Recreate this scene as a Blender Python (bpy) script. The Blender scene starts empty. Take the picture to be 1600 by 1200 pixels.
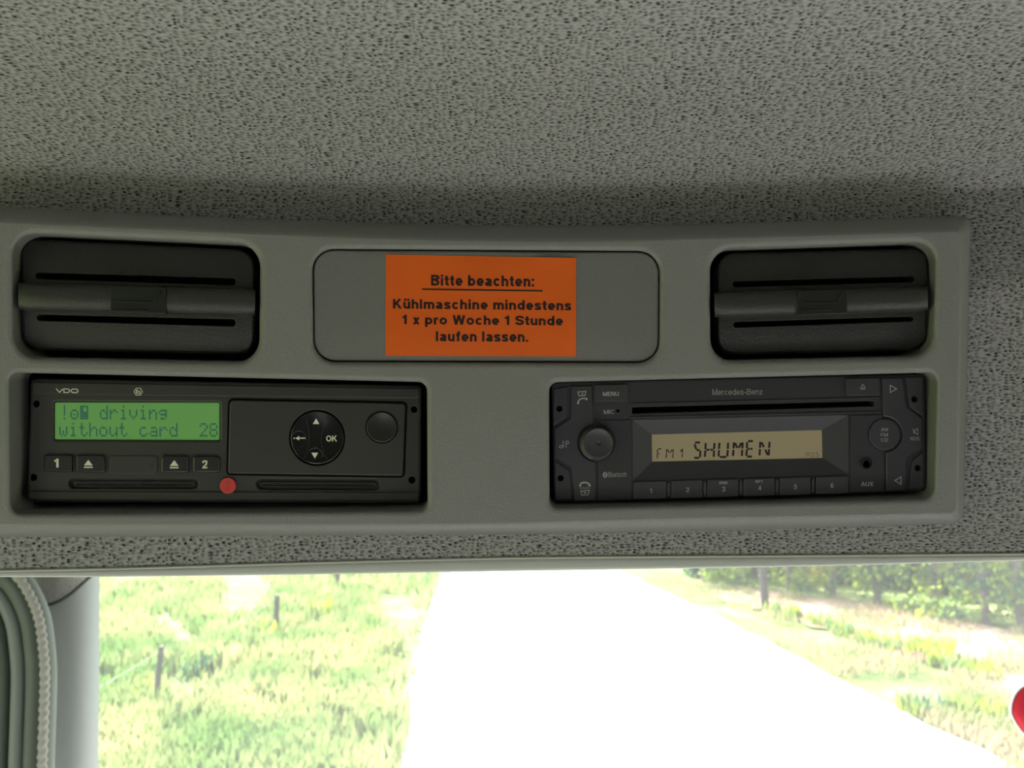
import bpy, bmesh, math, random
from mathutils import Vector, Matrix, noise
from mathutils.geometry import delaunay_2d_cdt, tessellate_polygon

random.seed(7)
SC = bpy.context.scene
COL = SC.collection
# ------------------------------------------------------------------ camera, sky, sun, exposure
H = 2.40                      # eye height above the road, inside a truck cab
F = 1155.0                    # focal length for a 1600 px wide frame
TH = math.radians(8.3)        # camera looks slightly upwards
FW = Vector((0, math.cos(TH), math.sin(TH)))
UP = Vector((0, -math.sin(TH), math.cos(TH)))
EYE = Vector((0, 0, H))
cam_d = bpy.data.cameras.new('camera')
cam = bpy.data.objects.new('camera', cam_d)
COL.objects.link(cam)
cam.location = EYE
cam.rotation_euler = (math.pi / 2 + TH, 0, 0)
cam_d.sensor_width = 36.0
cam_d.lens = F / 1600 * 36
cam_d.clip_start = 0.01
cam_d.clip_end = 500
cam_d.dof.use_dof = True
cam_d.dof.focus_distance = 0.385
cam_d.dof.aperture_fstop = 13.0
SC.camera = cam

world = bpy.data.worlds.new('sky')
SC.world = world
world.use_nodes = True
wn = world.node_tree
wn.nodes.clear()
wo = wn.nodes.new('ShaderNodeOutputWorld')
bg = wn.nodes.new('ShaderNodeBackground')
bg.inputs[0].default_value = (0.90, 0.95, 1.0, 1)
bg.inputs[1].default_value = 3.0
wn.links.new(bg.outputs[0], wo.inputs[0])

sun_d = bpy.data.lights.new('sun', 'SUN')
sun_d.energy = 25.0
sun_d.angle = math.radians(1.5)
sun_d.color = (1.0, 0.96, 0.90)
sun = bpy.data.objects.new('sun', sun_d)
COL.objects.link(sun)
SUN_DIR = Vector((-0.38, 0.80, 0.66)).normalized()      # towards the sun: ahead, a little left
sun.rotation_euler = SUN_DIR.to_track_quat('Z', 'Y').to_euler()
sun.location = (0, 0, 20)

SC.view_settings.view_transform = 'Standard'
SC.view_settings.look = 'None'
SC.view_settings.gamma = 1.0
SC.view_settings.use_curve_mapping = False
SC.view_settings.exposure = 0.22
SC.cycles.use_denoising = True
SC.cycles.max_bounces = 8
SC.cycles.diffuse_bounces = 5
SC.cycles.transparent_max_bounces = 12
SC.cycles.sample_clamp_indirect = 8.0


# ------------------------------------------------------------------ geometry helpers
def ray(px, py):
    return Vector(((px - 800) / F, 0, 0)) + FW + UP * ((600 - py) / F)


def ground(px, py, z=0.0):
    d = ray(px, py)
    return EYE + d * ((z - H) / d.z)


def at_y(px, py, y):
    d = ray(px, py)
    return EYE + d * (y / d.y)


def curv(x):
    a = abs(x - 0.03)
    if a < 0.34:
        return 0.30 * a * a
    a = min(a, 0.8)
    return 0.30 * 0.34 ** 2 + (a - 0.34) * 0.10


LEAN = 0.2126


class Curved:
    """the overhead front: leans out at the top and wraps round the driver"""
    def y0(self, x, z):
        return 0.380 - LEAN * (z - H - 0.059) - curv(x)

    def normal(self, x):
        return -Vector((0.60 * (x - 0.03) if abs(x - 0.03) < 0.34 else 0.0, 1, LEAN)).normalized()

    def hit(self, px, py, w=0.0):
        d = ray(px, py)
        t = 0.38
        for _ in range(12):
            p = EYE + d * t
            t = (self.y0(p.x, p.z) - w * 1.03) / d.y
        return EYE + d * t

    def push(self, px, py, wref, w):
        p = self.hit(px, py, wref)
        return p + self.normal(p.x) * (w - wref)


CS = Curved()


class Flat:
    """plane tangent to the overhead front at one spot: the devices themselves are flat"""
    def __init__(self, px, py):
        self.o = CS.hit(px, py)
        self.n = CS.normal(self.o.x)

    def hit(self, px, py, w=0.0):
        d = ray(px, py)
        o = self.o + self.n * w
        t = (o - EYE).dot(self.n) / d.dot(self.n)
        return EYE + d * t

    def push(self, px, py, wref, w):
        return self.hit(px, py, wref) + self.n * (w - wref)


def W(w, p):
    return w(p[0], p[1]) if callable(w) else w


def offset(loop, d):
    """grow (d>0) or shrink a closed loop of pixel points"""
    n = len(loop)
    area = sum(loop[i][0] * loop[(i + 1) % n][1] - loop[(i + 1) % n][0] * loop[i][1] for i in range(n))
    s = 1 if area > 0 else -1
    out = []
    for i in range(n):
        a, b, c = Vector(loop[i - 1]), Vector(loop[i]), Vector(loop[(i + 1) % n])
        e1, e2 = (b - a), (c - b)
        if e1.length < 1e-6 or e2.length < 1e-6:
            out.append(tuple(b)); continue
        e1.normalize(); e2.normalize()
        n1, n2 = Vector((e1.y, -e1.x)) * s, Vector((e2.y, -e2.x)) * s
        m = (n1 + n2)
        if m.length < 1e-6:
            m = n1
        m.normalize()
        k = max(0.35, m.dot(n1))
        out.append((b.x + m.x * d / k, b.y + m.y * d / k))
    return out


def rquad(c, r, n=6, sub=0):
    """rounded polygon through pixel corners c; r one radius or one per corner"""
    m = len(c)
    rs = r if isinstance(r, (list, tuple)) else [r] * m
    out = []
    for i in range(m):
        p, a, b = Vector(c[i]), Vector(c[i - 1]), Vector(c[(i + 1) % m])
        ri = rs[i]
        if ri <= 0:
            out.append(tuple(p)); continue
        ua, ub = (a - p), (b - p)
        la, lb = ua.length, ub.length
        ua.normalize(); ub.normalize()
        ra, rb = min(ri, la * .48), min(ri, lb * .48)
        A, B = p + ua * ra, p + ub * rb
        for k in range(n + 1):
            t = k / n
            # rational quadratic close to a circular arc
            w0, w1, w2 = (1 - t) ** 2, 2 * t * (1 - t) * 0.7071, t * t
            q = (A * w0 + p * w1 + B * w2) / (w0 + w1 + w2)
            out.append((q.x, q.y))
    if sub:
        res = []
        for i in range(len(out)):
            a, b = Vector(out[i]), Vector(out[(i + 1) % len(out)])
            k = max(1, int((b - a).length / sub))
            for j in range(k):
                q = a.lerp(b, j / k)
                res.append((q.x, q.y))
        out = res
    return out


def box4(x0, y0, x1, y1, sl=0.0):
    """px rectangle whose horizontal edges drop by sl px per px"""
    d = (x1 - x0) * sl
    return [(x0, y0), (x1, y0 + d), (x1, y1 + d), (x0, y1)]


def circle(cx, cy, r, n=32, ry=None):
    ry = ry or r
    return [(cx + r * math.cos(2 * math.pi * i / n), cy + ry * math.sin(2 * math.pi * i / n)) for i in range(n)]


def inside(p, loop):
    x, y = p
    c = False
    j = len(loop) - 1
    for i in range(len(loop)):
        xi, yi = loop[i]; xj, yj = loop[j]
        if (yi > y) != (yj > y) and x < (xj - xi) * (y - yi) / (yj - yi) + xi:
            c = not c
        j = i
    return c


def near_edge(p, loop, d):
    v = Vector(p)
    for i in range(len(loop)):
        a, b = Vector(loop[i]), Vector(loop[(i + 1) % len(loop)])
        ab = b - a
        t = 0 if ab.length_squared == 0 else max(0, min(1, (v - a).dot(ab) / ab.length_squared))
        if (a + ab * t - v).length < d:
            return True
    return False


class MB:
    """collects vertices and faces of one mesh, in world metres"""
    def __init__(self):
        self.v, self.f, self.m, self.sm = [], [], [], []
        self.uv = None

    def add(self, vs, fs, mi=0, smooth=False):
        o = len(self.v)
        self.v += [Vector(v) for v in vs]
        for f in fs:
            self.f.append(tuple(o + i for i in f)); self.m.append(mi); self.sm.append(smooth)
        return o

    def strip(self, loops, mi=0, smooth=True, closed=True):
        n = len(loops[0])
        vs = [p for l in loops for p in l]
        fs = []
        for k in range(len(loops) - 1):
            for i in range(n if closed else n - 1):
                j = (i + 1) % n
                fs.append((k * n + i, k * n + j, (k + 1) * n + j, (k + 1) * n + i))
        self.add(vs, fs, mi, smooth)

    def fill(self, surf, outer, holes=(), w=0.0, mi=0, grid=0, smooth=False):
        pts = list(outer)
        cons = [(i, (i + 1) % len(outer)) for i in range(len(outer))]
        for h in holes:
            o = len(pts)
            pts += list(h)
            cons += [(o + i, o + (i + 1) % len(h)) for i in range(len(h))]
        if grid:
            x0, x1 = min(p[0] for p in outer), max(p[0] for p in outer)
            y0, y1 = min(p[1] for p in outer), max(p[1] for p in outer)
            gx = grid
            y = y0 + gx / 2
            while y < y1:
                x = x0 + gx / 2
                while x < x1:
                    if inside((x, y), outer) and not near_edge((x, y), outer, gx * .35) and \
                       not any(inside((x, y), h) or near_edge((x, y), h, gx * .35) for h in holes):
                        pts.append((x, y))
                    x += gx
                y += gx
        vv, ee, ff, _, _, _ = delaunay_2d_cdt([Vector(p) for p in pts], cons, [], 0, 1e-4)
        fs = []
        for f in ff:
            c = sum((vv[i] for i in f), Vector((0, 0))) / len(f)
            if inside(c, outer) and not any(inside(c, h) for h in holes):
                fs.append(tuple(f))
        vs = [surf.hit(p.x, p.y, W(w, p)) for p in vv]
        # orient towards the camera
        out = []
        for f in fs:
            a, b, c = vs[f[0]], vs[f[1]], vs[f[2]]
            n = (b - a).cross(c - a)
            out.append(f if n.dot(EYE - a) > 0 else tuple(reversed(f)))
        self.add(vs, out, mi, smooth)

    def panel(self, surf, outer, w, back, bev=(1.5, 0.0005), holes=(), mi=0, grid=0, dish=None):
        """a solid plate: front at w, rounded edge, sides down to depth back; holes = (loop, depth, floor material)"""
        bp, bw = bev
        front = offset(outer, -bp) if bp else outer
        loops = []
        loops.append([surf.push(p[0], p[1], W(w, p) - bw, W(back, p)) for p in outer])
        if bp:
            for t in (0.0, 0.3, 0.65):
                a = t * math.pi / 2
                q = offset(outer, -bp * (1 - math.cos(a))) if t else outer
                loops.append([surf.hit(p[0], p[1], W(w, p) - bw * (1 - math.sin(a))) for p in q])
        loops.append([surf.hit(p[0], p[1], W(w, p)) for p in front])
        self.strip(loops, mi)
        hl = []
        for h in holes:
            loop, depth, hm = h[:3]
            rim = h[3] if len(h) > 3 else 0.0
            top = offset(loop, rim) if rim else loop
            hl.append(top)
            ls = [[surf.hit(p[0], p[1], W(w, p)) for p in top]]
            if rim:
                rd = rim * 0.00033
                for t in (0.35, 0.7):
                    a = t * math.pi / 2
                    q = offset(loop, rim * (1 - math.sin(a)))
                    ls.append([surf.hit(p[0], p[1], W(w, p) - rd * (1 - math.cos(a))) for p in q])
                ls.append([surf.hit(p[0], p[1], W(w, p) - rd) for p in loop])
            bl = [surf.push(p[0], p[1], W(w, p) - (rim * 0.00033 if rim else 0), W(w, p) - depth) for p in loop]
            ls.append(bl)
            self.strip(ls, mi)
            if hm is not None:
                o = len(self.v)
                c = sum(bl, Vector()) / len(bl)
                self.add(bl + [c], [(i, (i + 1) % len(bl), len(bl)) for i in range(len(bl))], hm, False)
        self.fill(surf, front, hl, w, mi, grid, bool(grid and grid < 7))

    def build(self, name, mats, parent=None, mods=None):
        if not isinstance(mats, (list, tuple)):
            mats = [mats]
        org = parent_origin(parent)
        base = Vector(org)
        me = bpy.data.meshes.new(name)
        ob = bpy.data.objects.new(name, me)
        if parent is None and self.v:
            c = sum(self.v, Vector()) / len(self.v)
            base = Vector((c.x, c.y, min(v.z for v in self.v)))
            ob.location = base
        me.from_pydata([v - base for v in self.v], [], self.f)
        for m in mats:
            me.materials.append(m)
        for p, mi, sm in zip(me.polygons, self.m, self.sm):
            p.material_index = mi
            p.use_smooth = sm
        if self.uv:
            lay = me.uv_layers.new(name='UVMap')
            for l in me.loops:
                lay.data[l.index].uv = self.uv[l.vertex_index]
        me.validate()
        me.update()
        bm = bmesh.new()
        bm.from_mesh(me)
        if not self.uv:
            bmesh.ops.remove_doubles(bm, verts=bm.verts, dist=2e-6)
        bm.normal_update()
        for e in bm.edges:
            if len(e.link_faces) == 2 and e.calc_face_angle(0) > math.radians(50):
                e.smooth = False
        bm.to_mesh(me)
        bm.free()
        COL.objects.link(ob)
        if parent is not None:
            ob.parent = parent
        return ob


ORG = {}


def parent_origin(p):
    o = Vector((0, 0, 0))
    while p is not None:
        o = o + Vector(p.location)
        p = p.parent
    return o


def tag(o, label=None, cat=None, group=None, kind=None):
    if label: o['label'] = label
    if cat: o['category'] = cat
    if group: o['group'] = group
    if kind: o['kind'] = kind
    return o


def thing(name, loc, label, cat, group=None):
    o = bpy.data.objects.new(name, None)
    o.empty_display_size = 0.02
    COL.objects.link(o)
    o.location = loc
    return tag(o, label, cat, group)


# ------------------------------------------------------------------ writing
def text2d(s, bold=0.0):
    """outline of a string from the built-in font as flat triangles"""
    cu = bpy.data.curves.new('lettering', 'FONT')
    cu.body = s
    cu.size = 1.0
    cu.offset = bold
    cu.resolution_u = 4
    ob = bpy.data.objects.new('lettering', cu)
    COL.objects.link(ob)
    dg = bpy.context.evaluated_depsgraph_get()
    me = bpy.data.meshes.new_from_object(ob.evaluated_get(dg))
    vs = [(v.co.x, v.co.y) for v in me.vertices]
    fs = [tuple(p.vertices) for p in me.polygons]
    bpy.data.objects.remove(ob)
    bpy.data.curves.remove(cu)
    bpy.data.meshes.remove(me)
    return vs, fs


def ell(cx, cy, rx, ry, a0, a1, n=10):
    return [(cx + rx * math.cos(math.radians(a0 + (a1 - a0) * k / n)), cy + ry * math.sin(math.radians(a0 + (a1 - a0) * k / n))) for k in range(n + 1)]


def glyph(ch, h):
    """grotesque letter shapes drawn as strokes of half width h; cap height 1, x height .73"""
    X = 0.73
    def arch(x0, x1, foot=0.0):
        return ell((x0 + x1) / 2, X - .27, (x1 - x0) / 2, .27 - h, 180, 0) + [(x1, foot)]
    def dot(x, y):
        return [(x - h, y), (x + h, y)]
    if ch == 'n': return .60, [[(h, 0), (h, X)], arch(h, .60 - h)]
    if ch == 'h': return .60, [[(h, 0), (h, 1)], arch(h, .60 - h)]
    if ch == 'm': return .93, [[(h, 0), (h, X)], arch(h, .465), arch(.465, .93 - h)]
    if ch in 'uü':
        g = [[(h, X), (h, .27)] + ell(.30, .27, .30 - h, .27 - h, 180, 360), [(.60 - h, 0), (.60 - h, X)]]
        if ch == 'ü': g += [dot(.17, .93), dot(.43, .93)]
        return .60, g
    if ch == 'b': return .64, [[(h, 0), (h, 1)], ell(.32, X / 2, .32 - h, X / 2 - h, 0, 360, 22)]
    if ch == 'd': return .64, [[(.64 - h, 0), (.64 - h, 1)], ell(.32, X / 2, .32 - h, X / 2 - h, 0, 360, 22)]
    if ch == 'p': return .64, [[(h, -.27), (h, X)], ell(.32, X / 2, .32 - h, X / 2 - h, 0, 360, 22)]
    if ch == 'o': return .66, [ell(.33, X / 2, .33 - h, X / 2 - h + .01, 0, 360, 22)]
    if ch == 'e': return .62, [[(h, X / 2 - .02), (.62 - h, X / 2 - .02)] + ell(.31, X / 2, .31 - h, X / 2 - h + .01, 0, 318, 20)]
    if ch == 'c': return .60, [ell(.31, X / 2, .31 - h, X / 2 - h + .01, 38, 322, 20)]
    if ch == 'a': return .61, [ell(.29, X - .21, .29 - h, .21 - h, 165, 0, 10) + [(.58 - h, .16), (.61 - h, 0)],
                               [(.58 - h, .43), (.34, .40)] + ell(.27, .205, .27 - h, .205 - h, 90, 290, 10) + [(.58 - h, .17)]]
    if ch == 's': return .56, [smooth_pts([(.55 - h, .53), (.46 - h * .3, X - h * 1.1), (.28, X - h), (.13, X - h * 1.25), (h, .53), (.16, .42), (.40, .33), (.56 - h, .20), (.44, h * 1.2), (.28, h), (.12, h * 1.2), (h * .9, .20)], 3)]
    if ch == 't': return .36, [[(.18, .93), (.18, .2)] + ell(.30, .2, .12, .2 - h, 180, 262, 5) + [(.36, h)], [(0, X - h * .85), (.36, X - h * .85)]]
    if ch == 'f': return .37, [[(.18, 0), (.18, .78)] + ell(.30, .80, .12, .20 - h, 180, 100, 5) + [(.37, 1 - h)], [(0, X - h * .85), (.36, X - h * .85)]]
    if ch == 'i': return 2 * h, [[(h, 0), (h, X)], dot(h, .92)]
    if ch == 'l': return 2 * h, [[(h, 0), (h, 1)]]
    if ch == 'r': return .38, [[(h, 0), (h, X)], ell(.30, X - .27, .30 - h, .27 - h, 180, 80, 8) + [(.38, X - h)]]
    if ch == 'x': return .58, [[(h, 0), (.58 - h, X)], [(h, X), (.58 - h, 0)]]
    if ch == 'z': return .54, [[(.03, X - h), (.50 - h, X - h), (h, h), (.54, h)]]
    if ch == 'x': return .58, []
    if ch == '.': return 2 * h, [dot(h, h)]
    if ch == ':': return 2 * h, [dot(h, h), dot(h, X - h)]
    if ch == '-': return .40, [[(0, .36), (.2, .361), (.40, .36)]]
    if ch == 'B': return .74, [[(h, 0), (h, 1)], [(h, 1 - h), (.42, 1 - h)] + ell(.42, .755, .26 - h * .3, .245 - h, 90, -90, 8) + [(h, .51)],
                               [(.42, .51)] + ell(.44, .255 + h * .3, .30 - h, .255 - h * .7, 90, -90, 8) + [(h, h)]]
    if ch == 'K': return .78, [[(h, 0), (h, 1)], [(.74 - h, 1), (h, .36)], [(.30, .60), (.78 - h, 0)]]
    if ch == 'W': return 1.10, [[(h, 1), (.30, 0)], [(.30, 0), (.55, 1)], [(.55, 1), (.80, 0)], [(.80, 0), (1.10 - h, 1)]]
    if ch == 'S': return .72, [smooth_pts([(.70 - h, .72), (.60, 1 - h * 1.6), (.36, 1 - h), (.12 + h * .3, 1 - h * 1.7), (h, .74), (.16, .58), (.40, .50), (.62, .40), (.72 - h, .26), (.60, h * 1.7), (.36, h), (.12, h * 1.7), (h, .30)], 3)]
    if ch == 'M': return .86, [[(h, 0), (h, 1)], [(.86 - h, 0), (.86 - h, 1)], [(h, 1), (.43, 0)], [(.43, 0), (.86 - h, 1)]]
    if ch == 'E': return .66, [[(h, 0), (h, 1)], [(h, 1 - h), (.64, 1 - h)], [(h, .52), (.60, .52)], [(h, h), (.66, h)]]
    if ch == 'F': return .62, [[(h, 0), (h, 1)], [(h, 1 - h), (.62, 1 - h)], [(h, .50), (.56, .50)]]
    if ch == 'N': return .74, [[(h, 0), (h, 1)], [(.74 - h, 0), (.74 - h, 1)], [(h, 1), (.74 - h, 0)]]
    if ch == 'U': return .74, [[(h, 1), (h, .30)] + ell(.37, .30, .37 - h, .30 - h, 180, 360) + [(.74 - h, 1)]]
    if ch == 'A': return .76, [[(h * .6, 0), (.38, 1)], [(.38, 1), (.76 - h * .6, 0)], [(.18, .30), (.58, .30)]]
    if ch == 'X': return .72, [[(h, 0), (.72 - h, 1)], [(h, 1), (.72 - h, 0)]]
    if ch == 'R': return .74, [[(h, 0), (h, 1)], [(h, 1 - h), (.42, 1 - h)] + ell(.42, .73, .29 - h, .27 - h, 90, -90, 8) + [(h, .46)], [(.42, .46), (.72 - h, 0)]]
    if ch == 'P': return .70, [[(h, 0), (h, 1)], [(h, 1 - h), (.40, 1 - h)] + ell(.40, .72, .29 - h, .28 - h, 90, -90, 8) + [(h, .44)]]
    if ch == 'T': return .66, [[(.33, 0), (.33, 1)], [(0, 1 - h), (.66, 1 - h)]]
    if ch == 'D': return .76, [[(h, 0), (h, 1)], [(h, 1 - h), (.34, 1 - h)] + ell(.34, .5, .42 - h, .5 - h, 90, -90, 12) + [(h, h)]]
    if ch == 'C': return .76, [ell(.40, .5, .40 - h, .5 - h, 45, 315, 18)]
    if ch == 'O': return .80, [ell(.40, .5, .40 - h, .5 - h, 0, 360, 24)]
    if ch == 'I': return 2 * h, [[(h, 0), (h, 1)]]
    if ch == '1': return .46, [[(.30, 0), (.30, 1)], [(.30, .86), (.20, .76), (.02, .74)]]
    if ch == '2': return .60, [smooth_pts([(h, .68), (.10, .86), (.30, 1 - h), (.50, .88), (.58 - h, .70), (.44, .48), (.22, .30), (h, h)], 3) + [(.60, h)]]
    if ch == '3': return .60, [smooth_pts([(h, .74), (.12, .90), (.30, 1 - h), (.50, .88), (.54 - h * .5, .72), (.46, .57), (.26, .52)], 3), smooth_pts([(.26, .52), (.48, .46), (.60 - h, .28), (.50, .11), (.30, h), (.10, .12), (h, .28)], 3)]
    if ch == '4': return .62, [[(.46, 0), (.46, 1)], [(.46, 1), (h * .6, .28), (.62, .28)]]
    if ch == '5': return .60, [[(.56, 1 - h), (.14, 1 - h), (.09, .50)] + smooth_pts([(.09, .50), (.30, .62), (.52, .52), (.60 - h, .32), (.50, .11), (.28, h), (.10, .10), (h, .24)], 3)]
    if ch == '6': return .60, [smooth_pts([(.56 - h, .80), (.44, .95 - h * .5), (.30, 1 - h), (.12, .84), (h, .50), (h, .32)], 3), ell(.30, .32, .30 - h, .32 - h, 0, 360, 16)]
    return .3, []


def stroke_text(s, h, serif=False):
    vs, fs = [], []
    x = 0
    for ch in s:
        if ch == ' ':
            x += .36; continue
        w_, st = glyph(ch, h)
        if serif:
            for a in list(st):
                for e in (a[0], a[-1]):
                    if len(a) == 2 and abs(a[0][0] - a[1][0]) < .02 and abs(a[0][1] - a[1][1]) > .2:
                        st = st + [[(e[0] - .13, e[1] + (.02 if e[1] < .5 else -.02)), (e[0] + .13, e[1] + (.02 if e[1] < .5 else -.02))]]
        for pts in st:
            closed = len(pts) > 8 and abs(pts[0][0] - pts[-1][0]) < 1e-4 and abs(pts[0][1] - pts[-1][1]) < 1e-4
            if closed: pts = pts[:-1]
            hh = h if not (serif and len(pts) == 2 and abs(pts[0][1] - pts[1][1]) < 1e-6) else h * .6
            n = len(pts)
            L_, R_ = [], []
            for i in range(n):
                a = Vector(pts[i - 1] if (i or closed) else pts[i]); c = Vector(pts[(i + 1) % n] if (i < n - 1 or closed) else pts[i]); b = Vector(pts[i])
                e1 = (b - a).normalized() if (b - a).length > 1e-6 else (c - b).normalized()
                e2 = (c - b).normalized() if (c - b).length > 1e-6 else e1
                m_ = Vector((e1.y + e2.y, -e1.x - e2.x)); m_.normalize()
                k = max(.45, m_.dot(Vector((e1.y, -e1.x))))
                L_.append(b + m_ * hh / k); R_.append(b - m_ * hh / k)
            o = len(vs)
            vs += [(p.x + x, p.y) for p in L_ + R_]
            for i in range(n if closed else n - 1):
                j = (i + 1) % n
                fs.append((o + i, o + j, o + n + j, o + n + i))
        x += w_ + (.12 if ch != 'i' and ch != 'l' else .13)
    return vs, fs


def put_text(mb, surf, s, box, w, slope=0.0, bold=0.0, mi=0, shear=0.0, h=None, serif=False):
    vs, fs = stroke_text(s, h or (0.062 + bold * 2.0), serif)
    x0, x1 = min(v[0] for v in vs), max(v[0] for v in vs)
    y0, y1 = min(v[1] for v in vs), max(v[1] for v in vs)
    X0, Y0, X1, Y1 = box
    pts = []
    for x, y in vs:
        u, v = (x - x0) / (x1 - x0), (y - y0) / (y1 - y0)
        px = X0 + u * (X1 - X0)
        py = Y1 + v * (Y0 - Y1) + (px - X0) * slope
        px -= shear * (py - Y1)
        pts.append(surf.hit(px, py, W(w, (px, py))))
    mb.add(pts, [tuple(f) for f in fs], mi)
    fix(mb, len(fs))


def fix(mb, k):
    for i in range(len(mb.f) - k, len(mb.f)):
        f = mb.f[i]
        a, b, c = mb.v[f[0]], mb.v[f[1]], mb.v[f[2]]
        if (b - a).cross(c - a).dot(EYE - a) < 0:
            mb.f[i] = tuple(reversed(f))


def poly(mb, surf, pts, w, mi=0):
    vs = [surf.hit(p[0], p[1], W(w, p)) for p in pts]
    tri = tessellate_polygon([[Vector((p[0], p[1], 0)) for p in pts]])
    mb.add(vs, [tuple(t) for t in tri], mi)
    fix(mb, len(tri))


def stroke(mb, surf, pts, wd, w, closed=False, mi=0):
    """ribbon of width wd px along px points"""
    n = len(pts)
    L, R = [], []
    for i in range(n):
        a = Vector(pts[i - 1] if (i or closed) else pts[i])
        c = Vector(pts[(i + 1) % n] if (i < n - 1 or closed) else pts[i])
        b = Vector(pts[i])
        e1 = (b - a).normalized() if (b - a).length > 1e-6 else (c - b).normalized()
        e2 = (c - b).normalized() if (c - b).length > 1e-6 else e1
        n1, n2 = Vector((e1.y, -e1.x)), Vector((e2.y, -e2.x))
        m = (n1 + n2)
        m = m.normalized() if m.length > 1e-6 else n1
        k = max(.4, m.dot(n1))
        L.append(b + m * wd / 2 / k); R.append(b - m * wd / 2 / k)
    vs = [surf.hit(p.x, p.y, W(w, p)) for p in L + R]
    fs = []
    for i in range(n if closed else n - 1):
        j = (i + 1) % n
        fs.append((i, j, n + j, n + i))
    mb.add(vs, fs, mi)
    fix(mb, len(fs))


FONT57 = {
 '!': '00100 00100 00100 00100 00100 00000 00100', 'o': '00000 00000 01110 10001 10001 10001 01110',
 'O': '00000 00000 01110 10001 10101 10001 01110',
 '#': '11111 11001 11001 11111 11111 11111 11111',
 'd': '00001 00001 01101 10011 10001 10001 01111', 'r': '00000 00000 10110 11001 10000 10000 10000',
 'i': '00100 00000 01100 00100 00100 00100 01110', 'v': '00000 00000 10001 10001 10001 01010 00100',
 'n': '00000 00000 10110 11001 10001 10001 10001', 'g': '00000 00000 01111 10001 01111 00001 01110',
 'w': '00000 00000 10001 10001 10101 10101 01010', 't': '01000 01000 11100 01000 01000 01001 00110',
 'h': '10000 10000 10110 11001 10001 10001 10001', 'u': '00000 00000 10001 10001 10001 10011 01101',
 'c': '00000 00000 01110 10000 10000 10001 01110', 'a': '00000 00000 01110 00001 01111 10001 01111',
 '2': '01110 10001 00001 00010 00100 01000 11111', '8': '01110 10001 10001 01110 10001 10001 01110', ' ': '0'}


def put_dots(mb, surf, s, x0, y0, pitch, dw, dh, w, slope=0.0):
    for k, ch in enumerate(s):
        if ch == ' ':
            continue
        rows = FONT57[ch].split()
        for r, row in enumerate(rows):
            for c, b in enumerate(row):
                if b == '1':
                    x = x0 + k * pitch + c * dw
                    y = y0 + r * dh + (x - x0) * slope
                    poly(mb, surf, [(x, y), (x + dw * .96, y), (x + dw * .96, y + dh * .94), (x, y + dh * .94)], w)


SEG = {  # strokes in a unit cell, top left origin
 'F': ['a', 'f', 'e', 'g'], 'M': ['f', 'e', 'b', 'c', 'h', 'j'], '1': ['b', 'c', 'j2'],
 'S': ['a', 'hh', 'gm', 'c', 'd'], 'H': ['f', 'e', 'b', 'c', 'g', 'g2'], 'U': ['f', 'e', 'b', 'c', 'd'],
 'E': ['a', 'f', 'e', 'd', 'g', 'g2'], 'N': ['f', 'e', 'b', 'c', 'h', 'k'], 'R': ['a', 'b', 'f', 'e', 'g', 'g2', 'k'],
 'D': ['a', 'b', 'c', 'd', 'f', 'e']}
SEGP = {'a': ((.12, 0), (.88, 0)), 'd': ((.12, 1), (.88, 1)), 'f': ((0, .06), (0, .46)), 'e': ((0, .54), (0, .96)),
        'b': ((1, .06), (1, .46)), 'c': ((1, .54), (1, .96)), 'g': ((.1, .5), (.46, .5)), 'g2': ((.54, .5), (.9, .5)),
        'h': ((.14, .1), (.42, .42)), 'hh': ((.05, .1), (.4, .46)), 'j': ((.86, .1), (.58, .42)), 'j2': ((.9, .12), (.55, .4)),
        'k': ((.58, .58), (.88, .92)), 'gm': ((.45, .5), (.9, .5))}


def put_seg(mb, surf, ch, box, wd, w, slope=0.0, lean=0.0):
    x0, y0, x1, y1 = box
    hw = wd / 2
    for s in SEG[ch]:
        (ax, ay), (bx, by) = SEGP[s]
        P = []
        for (u, v) in ((ax, ay), (bx, by)):
            x = x0 + hw + u * (x1 - x0 - wd)
            y = y0 + hw + v * (y1 - y0 - wd)
            P.append((x + lean * (y1 - y), y))
        stroke(mb, surf, P, wd, w)


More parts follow.
